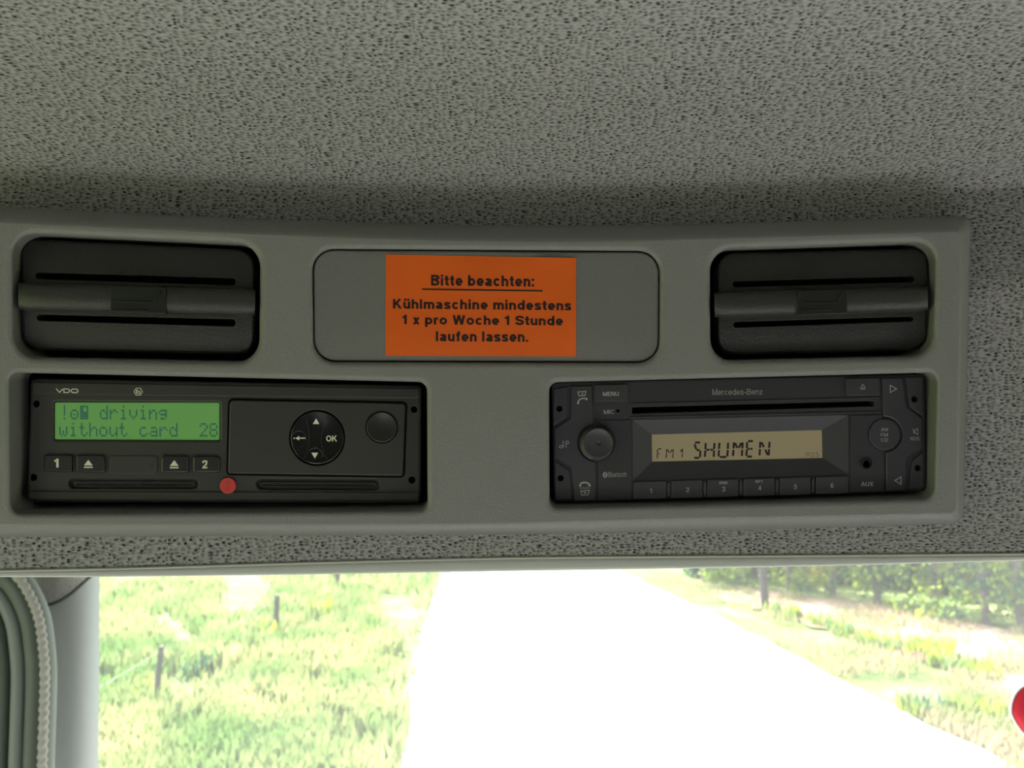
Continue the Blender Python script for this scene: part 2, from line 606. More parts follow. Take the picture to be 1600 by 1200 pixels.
# ------------------------------------------------------------------ materials
def mat(name, color, rough=0.6, bump=0.0, bscale=1500, spec=0.5, metal=0.0, emit=None, estr=0.0, coat=0.0, vary=0.0, vscale=40):
    m = bpy.data.materials.new(name)
    m.use_nodes = True
    nt = m.node_tree
    b = nt.nodes['Principled BSDF']
    b.inputs['Base Color'].default_value = (*color, 1)
    b.inputs['Roughness'].default_value = rough
    b.inputs['Specular IOR Level'].default_value = spec
    b.inputs['Metallic'].default_value = metal
    b.inputs['Coat Weight'].default_value = coat
    if emit:
        b.inputs['Emission Color'].default_value = (*emit, 1)
        b.inputs['Emission Strength'].default_value = estr
    tc = nt.nodes.new('ShaderNodeTexCoord')
    if bump:
        n = nt.nodes.new('ShaderNodeTexNoise')
        n.inputs['Scale'].default_value = bscale
        n.inputs['Detail'].default_value = 2
        bp = nt.nodes.new('ShaderNodeBump')
        bp.inputs['Strength'].default_value = bump
        bp.inputs['Distance'].default_value = 0.0003
        nt.links.new(tc.outputs['Object'], n.inputs['Vector'])
        nt.links.new(n.outputs['Fac'], bp.inputs['Height'])
        nt.links.new(bp.outputs['Normal'], b.inputs['Normal'])
    if vary:
        n2 = nt.nodes.new('ShaderNodeTexNoise')
        n2.inputs['Scale'].default_value = vscale
        n2.inputs['Detail'].default_value = 4
        r = nt.nodes.new('ShaderNodeMapRange')
        r.inputs[1].default_value = 0.3; r.inputs[2].default_value = 0.7
        r.inputs[3].default_value = 1 - vary; r.inputs[4].default_value = 1 + vary
        mx = nt.nodes.new('ShaderNodeMix'); mx.data_type = 'RGBA'; mx.blend_type = 'MULTIPLY'
        mx.inputs[0].default_value = 1
        mx.inputs[6].default_value = (*color, 1)
        nt.links.new(tc.outputs['Object'], n2.inputs['Vector'])
        nt.links.new(n2.outputs['Fac'], r.inputs[0])
        nt.links.new(r.outputs[0], mx.inputs[7])
        nt.links.new(mx.outputs[2], b.inputs['Base Color'])
    return m


M = {
    'console': mat('grained grey plastic', (0.235, 0.232, 0.226), 0.48, 1.0, 1100, 0.6),
    'flap': mat('grained grey flap plastic', (0.180, 0.178, 0.172), 0.50, 1.0, 1100, 0.6),
    'vent': mat('grained black plastic', (0.018, 0.0183, 0.0172), 0.44, 1.0, 1000, 0.6),
    'vent_roll': mat('coarse grained black plastic', (0.034, 0.034, 0.032), 0.45, 1.0, 900, 0.6),
    'black': mat('smooth black plastic', (0.018, 0.019, 0.018), 0.38, 0.12, 1800, 0.5),
    'void': mat('black recess shade', (0.003, 0.003, 0.003), 0.9, spec=0.05),  # near-black colour stands for the darkness inside holes and gaps
    'tacho': mat('charcoal device plastic', (0.042, 0.042, 0.038), 0.42, 0.25, 1600, 0.5),
    'tacho_key': mat('dark key plastic', (0.022, 0.022, 0.022), 0.32, 0.1, 1600, 0.6),
    'gloss': mat('glossy black key', (0.010, 0.010, 0.010), 0.14, 0, spec=0.7),
    'radio': mat('anthracite radio plastic', (0.036, 0.036, 0.043), 0.46, 0.25, 1600, 0.5),
    'radio_key': mat('anthracite key plastic', (0.044, 0.044, 0.052), 0.42, 0.2, 1600, 0.6),
    'radio_frame': mat('matt display surround', (0.046, 0.044, 0.054), 0.50, 0.35, 1600, 0.5),
    'print': mat('pale key print', (0.80, 0.80, 0.62), 0.6),
    'print_dim': mat('grey key print', (0.42, 0.42, 0.41), 0.6),
    'print_brand': mat('dim grey name print', (0.36, 0.34, 0.32), 0.6),
    'orange': mat('orange paper label', (0.86, 0.135, 0.010), 0.48, 0.15, 900, 0.4, vary=0.05, vscale=30),
    'ink': mat('black ink', (0.020, 0.004, 0.004), 0.6),
    'red': mat('red seal', (0.62, 0.055, 0.045), 0.5, 0.1, 900),
    'red_ink': mat('dark red ink', (0.25, 0.02, 0.02), 0.6),
    'lcd_green': mat('green backlit display', (0.05, 0.12, 0.03), 0.22, emit=(0.13, 0.335, 0.085), estr=0.47),
    'lcd_ink': mat('display dots', (0.02, 0.07, 0.06), 0.4, emit=(0.06, 0.30, 0.16), estr=0.20),
    'lcd_amber': mat('amber grey display', (0.22, 0.19, 0.12), 0.4, emit=(0.34, 0.27, 0.15), estr=0.22),
    'lcd_amber_ink': mat('display segments', (0.03, 0.024, 0.025), 0.4),
    'lcd_amber_dim': mat('dim display segments', (0.08, 0.07, 0.05), 0.4, emit=(0.3, 0.22, 0.13), estr=0.15),
    'trim': mat('soft grey header trim', (0.48, 0.49, 0.47), 0.7, 0.3, 900),
    'pillar': mat('pale grey pillar plastic', (0.27, 0.29, 0.285), 0.5, 0.15, 900),
    'pillar_dark': mat('dark gap shadow', (0.03, 0.04, 0.035), 0.8),  # dark colour stands for the shade in seams and grooves
    'rubber': mat('grey rubber', (0.055, 0.068, 0.052), 0.6, 0.2, 700),
    'rubber_light': mat('light grey rubber', (0.11, 0.125, 0.11), 0.6, 0.2, 700),
    'braid': mat('braided seal cloth', (0.22, 0.215, 0.19), 0.9, 0.6, 700),
    'welt': mat('pale welt cloth', (0.55, 0.55, 0.50), 0.9, 0.5, 700),
    'inner': mat('cab interior panel', (0.30, 0.29, 0.29), 0.8),
    'rear': mat('dark rear wall', (0.07, 0.07, 0.07), 0.9),
    'dash': mat('bounce dashboard plastic', (0.62, 0.61, 0.62), 0.7),
    'bounce': mat('seat cloth', (0.50, 0.49, 0.51), 0.9),
    'post': mat('weathered fence post', (0.05, 0.042, 0.042), 0.9, vary=0.3, vscale=12),
    'wire': mat('steel wire', (0.22, 0.22, 0.21), 0.6),
    'bark': mat('grey bark', (0.12, 0.10, 0.09), 0.9, vary=0.3, vscale=6),
    'pennant': mat('red plush cloth', (0.55, 0.01, 0.03), 0.8, 0.4, 300),
    'pennant_rim': mat('white piping', (0.8, 0.8, 0.75), 0.8),
}


def fabric(name, light, dark, sx=1 / 0.0027, sy=1 / 0.0016):
    m = bpy.data.materials.new(name)
    m.use_nodes = True
    nt = m.node_tree
    N, L = nt.nodes, nt.links
    b = N['Principled BSDF']
    b.inputs['Roughness'].default_value = 0.95
    b.inputs['Specular IOR Level'].default_value = 0.15
    uv = N.new('ShaderNodeUVMap')
    mp = N.new('ShaderNodeMapping')
    mp.inputs['Scale'].default_value = (sx, sy, 1)
    wn_ = N.new('ShaderNodeTexNoise'); wn_.inputs['Scale'].default_value = 90; wn_.inputs['Detail'].default_value = 1
    L.new(uv.outputs[0], wn_.inputs['Vector'])
    wa = N.new('ShaderNodeVectorMath'); wa.operation = 'MULTIPLY_ADD'
    wa.inputs[1].default_value = (0.007, 0.002, 0)
    L.new(wn_.outputs['Color'], wa.inputs[0]); L.new(uv.outputs[0], wa.inputs[2])
    mp.inputs['Rotation'].default_value = (0, 0, 0.0)
    L.new(wa.outputs[0], mp.inputs[0])
    vo = N.new('ShaderNodeTexVoronoi')
    vo.voronoi_dimensions = '2D'
    vo.inputs['Scale'].default_value = 1
    vo.inputs['Randomness'].default_value = 0.80
    L.new(mp.outputs[0], vo.inputs['Vector'])
    # per stitch depth: some holes are much darker
    sep = N.new('ShaderNodeSeparateColor')
    L.new(vo.outputs['Color'], sep.inputs[0])
    pw = N.new('ShaderNodeMath'); pw.operation = 'POWER'; pw.inputs[1].default_value = 2.2
    L.new(sep.outputs[0], pw.inputs[0])
    hole = N.new('ShaderNodeMapRange')
    hole.inputs[1].default_value = 0.16; hole.inputs[2].default_value = 0.48
    hole.inputs[3].default_value = 1.0; hole.inputs[4].default_value = 0.0
    L.new(vo.outputs['Distance'], hole.inputs[0])
    amt = N.new('ShaderNodeMath'); amt.operation = 'MULTIPLY_ADD'
    amt.inputs[1].default_value = 0.62; amt.inputs[2].default_value = 0.40
    L.new(pw.outputs[0], amt.inputs[0])
    fac = N.new('ShaderNodeMath'); fac.operation = 'MULTIPLY'
    L.new(hole.outputs[0], fac.inputs[0]); L.new(amt.outputs[0], fac.inputs[1])
    # fine thread lines
    nz = N.new('ShaderNodeTexNoise')
    nz.inputs['Scale'].default_value = 1.0
    nz.inputs['Detail'].default_value = 2
    mp2 = N.new('ShaderNodeMapping'); mp2.inputs['Scale'].default_value = (sx * 1.2, sy * 3.2, 1)
    L.new(uv.outputs[0], mp2.inputs[0]); L.new(mp2.outputs[0], nz.inputs['Vector'])
    r2 = N.new('ShaderNodeMapRange'); r2.inputs[1].default_value = .3; r2.inputs[2].default_value = .7
    r2.inputs[3].default_value = .62; r2.inputs[4].default_value = 1.25
    L.new(nz.outputs['Fac'], r2.inputs[0])
    mx = N.new('ShaderNodeMix'); mx.data_type = 'RGBA'
    mx.inputs[6].default_value = (*light, 1); mx.inputs[7].default_value = (*dark, 1)
    L.new(fac.outputs[0], mx.inputs[0])
    mu = N.new('ShaderNodeMix'); mu.data_type = 'RGBA'; mu.blend_type = 'MULTIPLY'; mu.inputs[0].default_value = 1
    L.new(mx.outputs[2], mu.inputs[6]); L.new(r2.outputs[0], mu.inputs[7])
    L.new(mu.outputs[2], b.inputs['Base Color'])
    bp = N.new('ShaderNodeBump'); bp.inputs['Strength'].default_value = 0.5; bp.inputs['Distance'].default_value = 0.0006
    bp.invert = True
    L.new(fac.outputs[0], bp.inputs['Height']); L.new(bp.outputs[0], b.inputs['Normal'])
    return m


M['fabric'] = fabric('grey knitted headliner cloth', (0.375, 0.37, 0.365), (0.018, 0.019, 0.018))


def leaf_mat(name, c1, c2, scale, trans=0.35):
    m = bpy.data.materials.new(name)
    m.use_nodes = True
    nt = m.node_tree
    N, L = nt.nodes, nt.links
    N.remove(N['Principled BSDF'])
    out = N['Material Output']
    tc = N.new('ShaderNodeTexCoord')
    nz = N.new('ShaderNodeTexNoise'); nz.inputs['Scale'].default_value = scale; nz.inputs['Detail'].default_value = 5
    L.new(tc.outputs['Object'], nz.inputs['Vector'])
    cr = N.new('ShaderNodeValToRGB')
    cr.color_ramp.elements[0].position = .38; cr.color_ramp.elements[0].color = (*c1, 1)
    cr.color_ramp.elements[1].position = .62; cr.color_ramp.elements[1].color = (*c2, 1)
    L.new(nz.outputs['Fac'], cr.inputs[0])
    d = N.new('ShaderNodeBsdfDiffuse'); t = N.new('ShaderNodeBsdfTranslucent')
    L.new(cr.outputs[0], d.inputs[0]); L.new(cr.outputs[0], t.inputs[0])
    mx = N.new('ShaderNodeMixShader'); mx.inputs[0].default_value = trans
    L.new(d.outputs[0], mx.inputs[1]); L.new(t.outputs[0], mx.inputs[2])
    L.new(mx.outputs[0], out.inputs[0])
    return m


M['grass'] = leaf_mat('meadow grass', (0.13, 0.23, 0.06), (0.34, 0.36, 0.15), 0.8, 0.35)
M['verge'] = leaf_mat('dry verge grass', (0.24, 0.27, 0.11), (0.42, 0.32, 0.22), 0.8, 0.35)
M['leaf'] = leaf_mat('backlit leaves', (0.035, 0.11, 0.07), (0.30, 0.38, 0.03), 1.6, 0.55)


def ground_mat(name, c1, c2, c3, scale):
    m = bpy.data.materials.new(name)
    m.use_nodes = True
    nt = m.node_tree
    N, L = nt.nodes, nt.links
    b = N['Principled BSDF']
    b.inputs['Roughness'].default_value = 1.0
    b.inputs['Specular IOR Level'].default_value = 0.1
    tc = N.new('ShaderNodeTexCoord')
    nz = N.new('ShaderNodeTexNoise'); nz.inputs['Scale'].default_value = scale; nz.inputs['Detail'].default_value = 8
    nz.inputs['Roughness'].default_value = 0.65
    L.new(tc.outputs['Object'], nz.inputs['Vector'])
    cr = N.new('ShaderNodeValToRGB')
    e = cr.color_ramp.elements
    e[0].position = .36; e[0].color = (*c1, 1)
    e[1].position = .66; e[1].color = (*c3, 1)
    k = e.new(.5); k.color = (*c2, 1)
    L.new(nz.outputs['Fac'], cr.inputs[0])
    L.new(cr.outputs[0], b.inputs['Base Color'])
    bp = N.new('ShaderNodeBump'); bp.inputs['Strength'].default_value = .6; bp.inputs['Distance'].default_value = .08
    L.new(nz.outputs['Fac'], bp.inputs['Height']); L.new(bp.outputs[0], b.inputs['Normal'])
    return m


M['meadow'] = ground_mat('meadow ground', (0.055, 0.095, 0.03), (0.13, 0.18, 0.05), (0.24, 0.24, 0.11), 0.9)
M['earth'] = ground_mat('dry bank earth', (0.19, 0.15, 0.10), (0.28, 0.20, 0.15), (0.36, 0.25, 0.21), 0.8)
M['road'] = ground_mat('pale asphalt', (0.34, 0.34, 0.33), (0.38, 0.38, 0.36), (0.42, 0.41, 0.39), 3.0)


def glass_mat():
    m = bpy.data.materials.new('windscreen glass with glare veil')
    m.use_nodes = True
    nt = m.node_tree
    N, L = nt.nodes, nt.links
    N.remove(N['Principled BSDF'])
    out = N['Material Output']
    tr = N.new('ShaderNodeBsdfTransparent'); tr.inputs[0].default_value = (0.93, 0.97, 0.95, 1)
    gl = N.new('ShaderNodeBsdfGlossy'); gl.inputs['Roughness'].default_value = 0.02
    fr = N.new('ShaderNodeFresnel'); fr.inputs[0].default_value = 1.3
    m1 = N.new('ShaderNodeMixShader')
    L.new(fr.outputs[0], m1.inputs[0]); L.new(tr.outputs[0], m1.inputs[1]); L.new(gl.outputs[0], m1.inputs[2])
    veil = N.new('ShaderNodeBsdfTranslucent'); veil.inputs[0].default_value = (0.75, 0.78, 0.8, 1)
    m2 = N.new('ShaderNodeMixShader'); m2.inputs[0].default_value = 0.030  # translucent share added to lay a glare haze over the outside view
    L.new(m1.outputs[0], m2.inputs[1]); L.new(veil.outputs[0], m2.inputs[2])
    L.new(m2.outputs[0], out.inputs[0])
    return m


M['glass'] = glass_mat()


# ------------------------------------------------------------------ cab shell
def wbox(mb, x0, x1, y0, y1, z0, z1, mi=0):
    vs = [(x, y, z) for x in (x0, x1) for y in (y0, y1) for z in (z0, z1)]
    fs = [(0, 1, 3, 2), (4, 6, 7, 5), (0, 4, 5, 1), (2, 3, 7, 6), (0, 2, 6, 4), (1, 5, 7, 3)]
    mb.add(vs, fs, mi)


XL, XR = -0.78, 1.45
YB, YF = -1.15, 1.38
Z0 = 1.15                       # cab floor
m = MB(); wbox(m, XL, XR, YB, YF, Z0 - 0.05, Z0)
tag(m.build('floor', M['bounce']), 'pale cab floor below the camera', kind='structure')  # unseen floor, coloured pale to bounce light upwards
m = MB(); wbox(m, XL, XR, YB - 0.04, YB, Z0, 2.75)
tag(m.build('wall_back', M['rear']), 'rear wall of the cab', kind='structure')  # unseen wall, coloured dark to cut the light from behind
for side, x0, x1, lab in (('left', XL - 0.03, XL, 'door side of the cab at the left with its window opening'),
                          ('right', XR, XR + 0.03, 'door side of the cab at the right with its window opening')):
    m = MB()
    wbox(m, x0, x1, YB, YF, Z0, 1.66)
    wbox(m, x0, x1, YB, YF, 2.42, 2.75)
    wbox(m, x0, x1, YB, -0.35, 1.66, 2.42)
    wbox(m, x0, x1, 0.98, YF, 1.66, 2.42)
    tag(m.build('wall_' + side, M['inner']), lab, kind='structure')

# unseen dashboard below the frame: blocks ground light, coloured pale to bounce sunlight up
m = MB()
prof = [(0.62, Z0), (0.60, 1.55), (0.66, 1.70), (0.95, 1.76), (1.36, 1.74), (1.36, Z0)]
m.strip([[(x, y, z) for (y, z) in prof] for x in (XL, XR)], smooth=False)
tag(m.build('trim_dashboard', M['dash']), 'dashboard below the windscreen', kind='structure')

# windscreen
m = MB()
WG = [(XL, 1.36, 1.72), (XR, 1.36, 1.72), (XR, 1.22, 2.52), (XL, 1.22, 2.52)]
m.add(WG, [(0, 1, 2, 3)])
tag(m.build('window_1', M['glass']), 'wide windscreen with an added glare veil beneath the overhead console', kind='structure')

# headliner ------------------------------------------------------
def lin(pts, x):
    if x <= pts[0][0]: return pts[0][1]
    for (a, b), (c, d) in zip(pts, pts[1:]):
        if x <= c:
            t = (x - a) / (c - a)
            return b + (d - b) * t
    return pts[-1][1]


def smooth_pts(pts, n=4):
    """dense Catmull-Rom through px points, as (x, y)"""
    out = []
    for i in range(len(pts) - 1):
        p0 = pts[max(0, i - 1)]; p1 = pts[i]; p2 = pts[i + 1]; p3 = pts[min(len(pts) - 1, i + 2)]
        for k in range(n):
            t = k / n
            q = []
            for a in range(2):
                q.append(0.5 * ((2 * p1[a]) + (-p0[a] + p2[a]) * t + (2 * p0[a] - 5 * p1[a] + 4 * p2[a] - p3[a]) * t * t
                                + (-p0[a] + 3 * p1[a] - 3 * p2[a] + p3[a]) * t ** 3))
            out.append(tuple(q))
    out.append(tuple(pts[-1]))
    return out


OUT_TOP = smooth_pts([(-36, 321), (0, 323), (100, 328), (200, 333), (350, 340), (520, 347), (700, 351), (900, 352.5), (1080, 350), (1300, 344.5), (1500, 338)], 3)
IN_TOP = smooth_pts([(-22, 345), (0, 346), (100, 350.5), (200, 355), (350, 362), (520, 369), (700, 374), (900, 376), (1080, 372.5), (1300, 366), (1490, 360)], 3)
OUT_BOT = smooth_pts([(-36, 840), (0, 839.5), (100, 839.5), (200, 839), (350, 838), (520, 837), (700, 836), (900, 834), (1080, 830.5), (1300, 824.5), (1485, 819)], 3)
IN_BOT = smooth_pts([(-22, 821), (0, 821), (100, 821.5), (200, 821.5), (350, 821), (520, 821), (700, 820.5), (900, 816.5), (1080, 811.5), (1300, 807.5), (1482, 804)], 3)


def arc(p0, c, p1, n=6):
    p0, c, p1 = Vector(p0), Vector(c), Vector(p1)
    return [tuple(p0 * (1 - t) ** 2 + c * 2 * t * (1 - t) + p1 * t * t) for t in [k / n for k in range(1, n)]]


def side(p0, p1, n=8):
    return [tuple(Vector(p0).lerp(Vector(p1), k / n)) for k in range(1, n)]


outer = OUT_TOP + arc((1500, 338), (1516, 338), (1517, 354)) + [(1517, 354)] + side((1517, 354), (1506, 797)) + [(1506, 797)] + arc((1506, 797), (1505, 819), (1485, 819)) \
    + list(reversed(OUT_BOT)) + arc((-36, 840), (-54, 840), (-54, 820)) + [(-54, 820)] + side((-54, 820), (-54, 340)) + [(-54, 340)] + arc((-54, 340), (-54, 321), (-36, 321))
inner = IN_TOP + arc((1490, 360), (1502, 360), (1502, 372)) + [(1502, 372)] + side((1502, 372), (1496, 788)) + [(1496, 788)] + arc((1496, 788), (1496, 804), (1482, 804)) \
    + list(reversed(IN_BOT)) + arc((-22, 821), (-36, 821), (-36, 804)) + [(-36, 804)] + side((-36, 804), (-36, 358)) + [(-36, 358)] + arc((-36, 358), (-36, 345), (-22, 345))
CUT = offset(inner, -1)
SEAM = smooth_pts([(-60, 893), (0, 892), (200, 888), (400, 882), (600, 876.5), (800, 872), (1000, 870), (1300, 868), (1600, 865.5), (1660, 865)])
LIPB = smooth_pts([(-60, 903), (0, 903), (150, 903), (400, 900.5), (600, 897.5), (800, 894), (1000, 891), (1300, 885.5), (1600, 877), (1660, 875)])
BACKW = -0.010                # the cloth lies this far behind the console face
CSTR = Vector((0, 0, 0))


def row_px(curve, w):
    """rows in the frame from px curves; beyond the frame they run on level"""
    pts = [CS.hit(x, y, w) for x, y in curve]
    xs = [p.x for p in pts]

    def f(X):
        if X <= xs[0]:
            z = pts[0].z
        elif X >= xs[-1]:
            z = pts[-1].z
        else:
            z = lin([(p.x, p.z) for p in pts], X)
        return (X, CS.y0(X, z) - w * 1.03, z)
    return f


def row_z(dz, w):
    def f(X):
        z = H + dz
        return (X, CS.y0(X, z) - w * 1.03, z)
    return f


def row_abs(y, dz):
    """ceiling rows; the curve of the front fades out backwards"""
    def f(X):
        k = max(0, min(1, (y - 0.05) / 0.30))
        return (X, y - curv(X) * k * 1.0, H + dz)
    return f


rows = [row_px(SEAM, BACKW - 0.001), row_px([(x, y - 3) for x, y in SEAM], BACKW + 0.0004),
        row_px([(x, y - 10) for x, y in SEAM], BACKW + 0.0004)]
for dz in [-0.020 + 0.005 * k for k in range(33)] + [0.146, 0.151, 0.154, 0.157, 0.1595]:
    rows.append(row_z(dz, BACKW - 0.32 * max(0, dz - 0.105)))
# cove: the cloth turns from the leaning front into the roof
yf = 0.380 - LEAN * (0.1595 - 0.059) + 0.0103 + 0.32 * 0.0545 * 1.03
cove = [(yf - 0.0015, 0.1612), (yf - 0.005, 0.1626), (yf - 0.012, 0.1646), (yf - 0.025, 0.1682), (yf - 0.045, 0.1738), (yf - 0.075, 0.1815),
        (yf - 0.11, 0.190), (yf - 0.16, 0.1995), (0.15, 0.210), (0.05, 0.220), (-0.2, 0.235), (-0.6, 0.245), (YB, 0.245)]
for y, dz in cove:
    rows.append(row_abs(y, dz))
XS = []
x = XL
while x < XR:
    XS.append(x)
    x += 0.006 if -0.42 < x < 0.60 else 0.06
XS.append(XR)
m = MB()
grid = [[Vector(r(X)) for X in XS] for r in rows]
uvs = []
mid = min(range(len(XS)), key=lambda i: abs(XS[i] - 0.03))
s = 0
for k, r in enumerate(grid):
    if k:
        s += (grid[k][mid] - grid[k - 1][mid]).length
    for i, p in enumerate(r):
        uvs.append((p.x, s))
n = len(XS)


def behind_console(p):
    c = p - EYE
    q = (800 + F * c.x / c.dot(FW), 600 - F * c.dot(UP) / c.dot(FW))
    return inside(q, CUT)


hid = [[behind_console(p) if k < 40 and -0.45 < p.x < 0.45 else False for p in r] for k, r in enumerate(grid)]
m.add([p for r in grid for p in r], [(k * n + i, (k + 1) * n + i, (k + 1) * n + i + 1, k * n + i + 1) for k in range(len(grid) - 1) for i in range(n - 1)
       if not (hid[k][i] and hid[k + 1][i] and hid[k][i + 1] and hid[k + 1][i + 1])], 0, True)
m.uv = uvs
tag(m.build('ceiling', M['fabric']), 'grey knitted cloth headliner wrapping over and around the overhead console', kind='structure')

# solid roof above the cloth and shelf underside behind the header
m = MB()
wbox(m, XL - 0.03, XR + 0.03, YB - 0.04, 1.30, 2.72, 2.76)
tag(m.build('trim_roof', M['inner']), 'roof shell above the headliner', kind='structure')
m = MB()
under = []
for X in XS:
    a = Vector(row_px(LIPB, BACKW - 0.006)(X))
    under.append((a + Vector((0, 0.006, 0.003)), Vector((X, 0.75, H + 0.02)), Vector((X, 1.25, H + 0.10)), Vector((X, 1.25, H + 0.12)), Vector((X, 0.75, H + 0.04)), a + Vector((0, 0.012, 0.02))))
m.strip([list(u) for u in under], closed=True)
tag(m.build('trim_shelf', M['inner']), 'underside of the overhead shelf running to the windscreen', kind='structure')

# header roll: soft trim bead closing the cloth along the windscreen
m = MB()
segs = []
for X in XS:
    top = Vector(row_px(SEAM, BACKW)(X))
    bot = Vector(row_px(LIPB, BACKW)(X))
    hgt = (top - bot).length
    u = (top - bot).normalized()
    o = CS.normal(0.03)
    ring = []
    c = (top + bot) / 2 - o * 0.004
    for k in range(14):
        a = math.pi * (k / 13) - math.pi / 2
        ring.append(c + u * math.sin(a) * hgt / 2 * 1.02 + o * (0.0015 + math.cos(a) * 0.0035 + 0.0012 * max(0, math.sin(a))))
    ring += [c + u * hgt / 2 - o * 0.01, c - u * hgt / 2 - o * 0.012]
    segs.append(ring)
m.strip(segs, closed=True)
tag(m.build('trim_header', M['trim']), 'smooth pale bead along the top of the windscreen', kind='structure')
# stitched welt above it
m = MB()
segs = []
for X in XS:
    c = Vector(row_px(SEAM, BACKW + 0.0006)(X))
    segs.append([c + Vector((0, math.cos(a) * 0.0009, math.sin(a) * 0.0007)) for a in [2 * math.pi * k / 8 for k in range(8)]])
m.strip(segs, closed=True)
tag(m.build('trim_welt', M['welt']), 'thin light welt between the headliner cloth and the header bead', kind='structure')

# ------------------------------------------------------------------ overhead console
assert len(outer) == len(inner), (len(outer), len(inner))

H_VL = rquad([(21, 364), (407, 382), (405, 566), (22, 558)], 36, 7, 12)
H_VR = rquad([(1109, 390), (1461, 378), (1456, 556), (1110, 564)], 34, 7, 20)
H_FL = rquad([(488, 389), (1031, 392.5), (1030, 567), (490, 565.5)], 34, 7, 8)
H_TA = rquad([(15, 582), (667, 597), (668, 798), (17, 803)], [16, 14, 14, 18], 6, 20)
H_RA = rquad([(858, 597.5), (1463, 582), (1459, 779), (859, 794)], [14, 16, 18, 14], 6, 20)

console = thing('overhead_console', CS.hit(740, 836), 'long grey plastic overhead console frame with five openings, set in the headliner', 'console')
m = MB()
mid_loop = []
RIM = 9
RD = 0.0030
loops = []
loops.append([CS.push(p[0], p[1], -0.009, -0.048) for p in outer])
loops.append([CS.hit(p[0], p[1], -0.009) for p in outer])
for t in (0.25, 0.5, 0.75):
    q = [tuple(Vector(o).lerp(Vector(i), t)) for o, i in zip(outer, inner)]
    loops.append([CS.hit(p[0], p[1], -0.009 + 0.0088 * (1 - (1 - t) ** 1.25)) for p in q])
loops.append([CS.hit(p[0], p[1], -0.0002) for p in inner])
inner2 = offset(inner, -2.5)
loops.append([CS.hit(p[0], p[1], 0) for p in inner2])
m.strip(loops)
holes = []
for h, deep, rim in ((H_VL, 0.024, 10), (H_VR, 0.024, 10), (H_FL, 0.006, 8), (H_TA, 0.022, 8), (H_RA, 0.022, 8)):
    top = offset(h, rim)
    rd = rim * 0.00033
    ls = [[CS.hit(p[0], p[1], 0) for p in top]]
    for t in (0.2, 0.4, 0.6, 0.8, 1.0):
        a = t * math.pi / 2
        q = offset(h, rim * (1 - math.sin(a)))
        ls.append([CS.hit(p[0], p[1], -rd * (1 - math.cos(a))) for p in q])
    bl = [CS.push(p[0], p[1], -rd, -deep) for p in h]
    ls.append(bl)
    m.strip(ls)
    c = sum(bl, Vector()) / len(bl)
    m.add(bl + [c], [(i, (i + 1) % len(bl), len(bl)) for i in range(len(bl))], 1, False)
    holes.append(top)
m.fill(CS, inner2, holes, 0.0, 0, 26)
m.build('frame', [M['console'], M['void']], console)

# storage flap in the middle
m = MB()
fl = offset(H_FL, -2.0)


def flap_w(px, py):
    e = max(0, (py - 515) / 50)
    f = max(0, (410 - py) / 20)
    g = max(0, (505 - px) / 16, (px - 1014) / 16)
    return -0.0016 - 0.0009 * e * e - 0.0003 * f * f - 0.0004 * min(1.5, g) ** 2


m.panel(CS, fl, flap_w, -0.0055, (2.5, 0.0006), grid=8)
tag(m.build('storage_flap', M['flap'], console), 'closed darker grey flap with rounded corners')

# orange label stuck on the flap
lab = thing('warning_label', CS.hit(751, 556), 'orange rectangular label with black German writing stuck on the flap', 'label')


def lab_w(px, py):
    u = (px - 810) / 90
    v = (425 - py) / 28
    lift = 0.0012 * max(0, 1 - ((px - 868) / 42) ** 2) * max(0, v) ** 1.5 if py < 425 else 0
    return flap_w(px, py) + 0.0003 + lift + 0.00025 * math.exp(-((px - 800) / 26) ** 2 - ((py - 420) / 16) ** 2)


lab_loop = []
LC = [(603, 397.5), (900, 403), (900, 557), (602, 556)]
for i in range(4):
    a, b = Vector(LC[i]), Vector(LC[(i + 1) % 4])
    k = 24 if i % 2 == 0 else 14
    for j in range(k):
        q = a.lerp(b, j / k)
        lab_loop.append((q.x, q.y))
m = MB(); m.panel(CS, lab_loop, lab_w, lambda a, b: lab_w(a, b) - 0.00025, (0, 0), grid=9)
m.build('sheet', M['orange'], lab)
m = MB()
tw = lambda a, b: lab_w(a, b) + 0.00012
for s_, bx, sl, bo in (('Bitte beachten:', (673.5, 429, 834.5, 446.5), 0.010, 0.018),
                       ('Kühlmaschine mindestens', (614, 466, 892.5, 483), 0.010, 0.018),
                       ('1 x pro Woche 1 Stunde', (628.5, 491.5, 879.5, 510.5), 0.008, 0.018),
                       ('laufen lassen.', (681, 517.5, 825.5, 533.5), 0.006, 0.018)):
    put_text(m, CS, s_, bx, tw, sl, 0.021)
for k in range(12):
    x0, x1 = 659.5 + k * 188.5 / 12, 659.5 + (k + 1) * 188.5 / 12
    stroke(m, CS, [(x0, 451.8 + (x0 - 659) * 0.014), (x1, 451.8 + (x1 - 659) * 0.014)], 2.4, tw)
tag(m.build('lettering', M['ink'], lab), 'black printed German notice with an underlined heading')


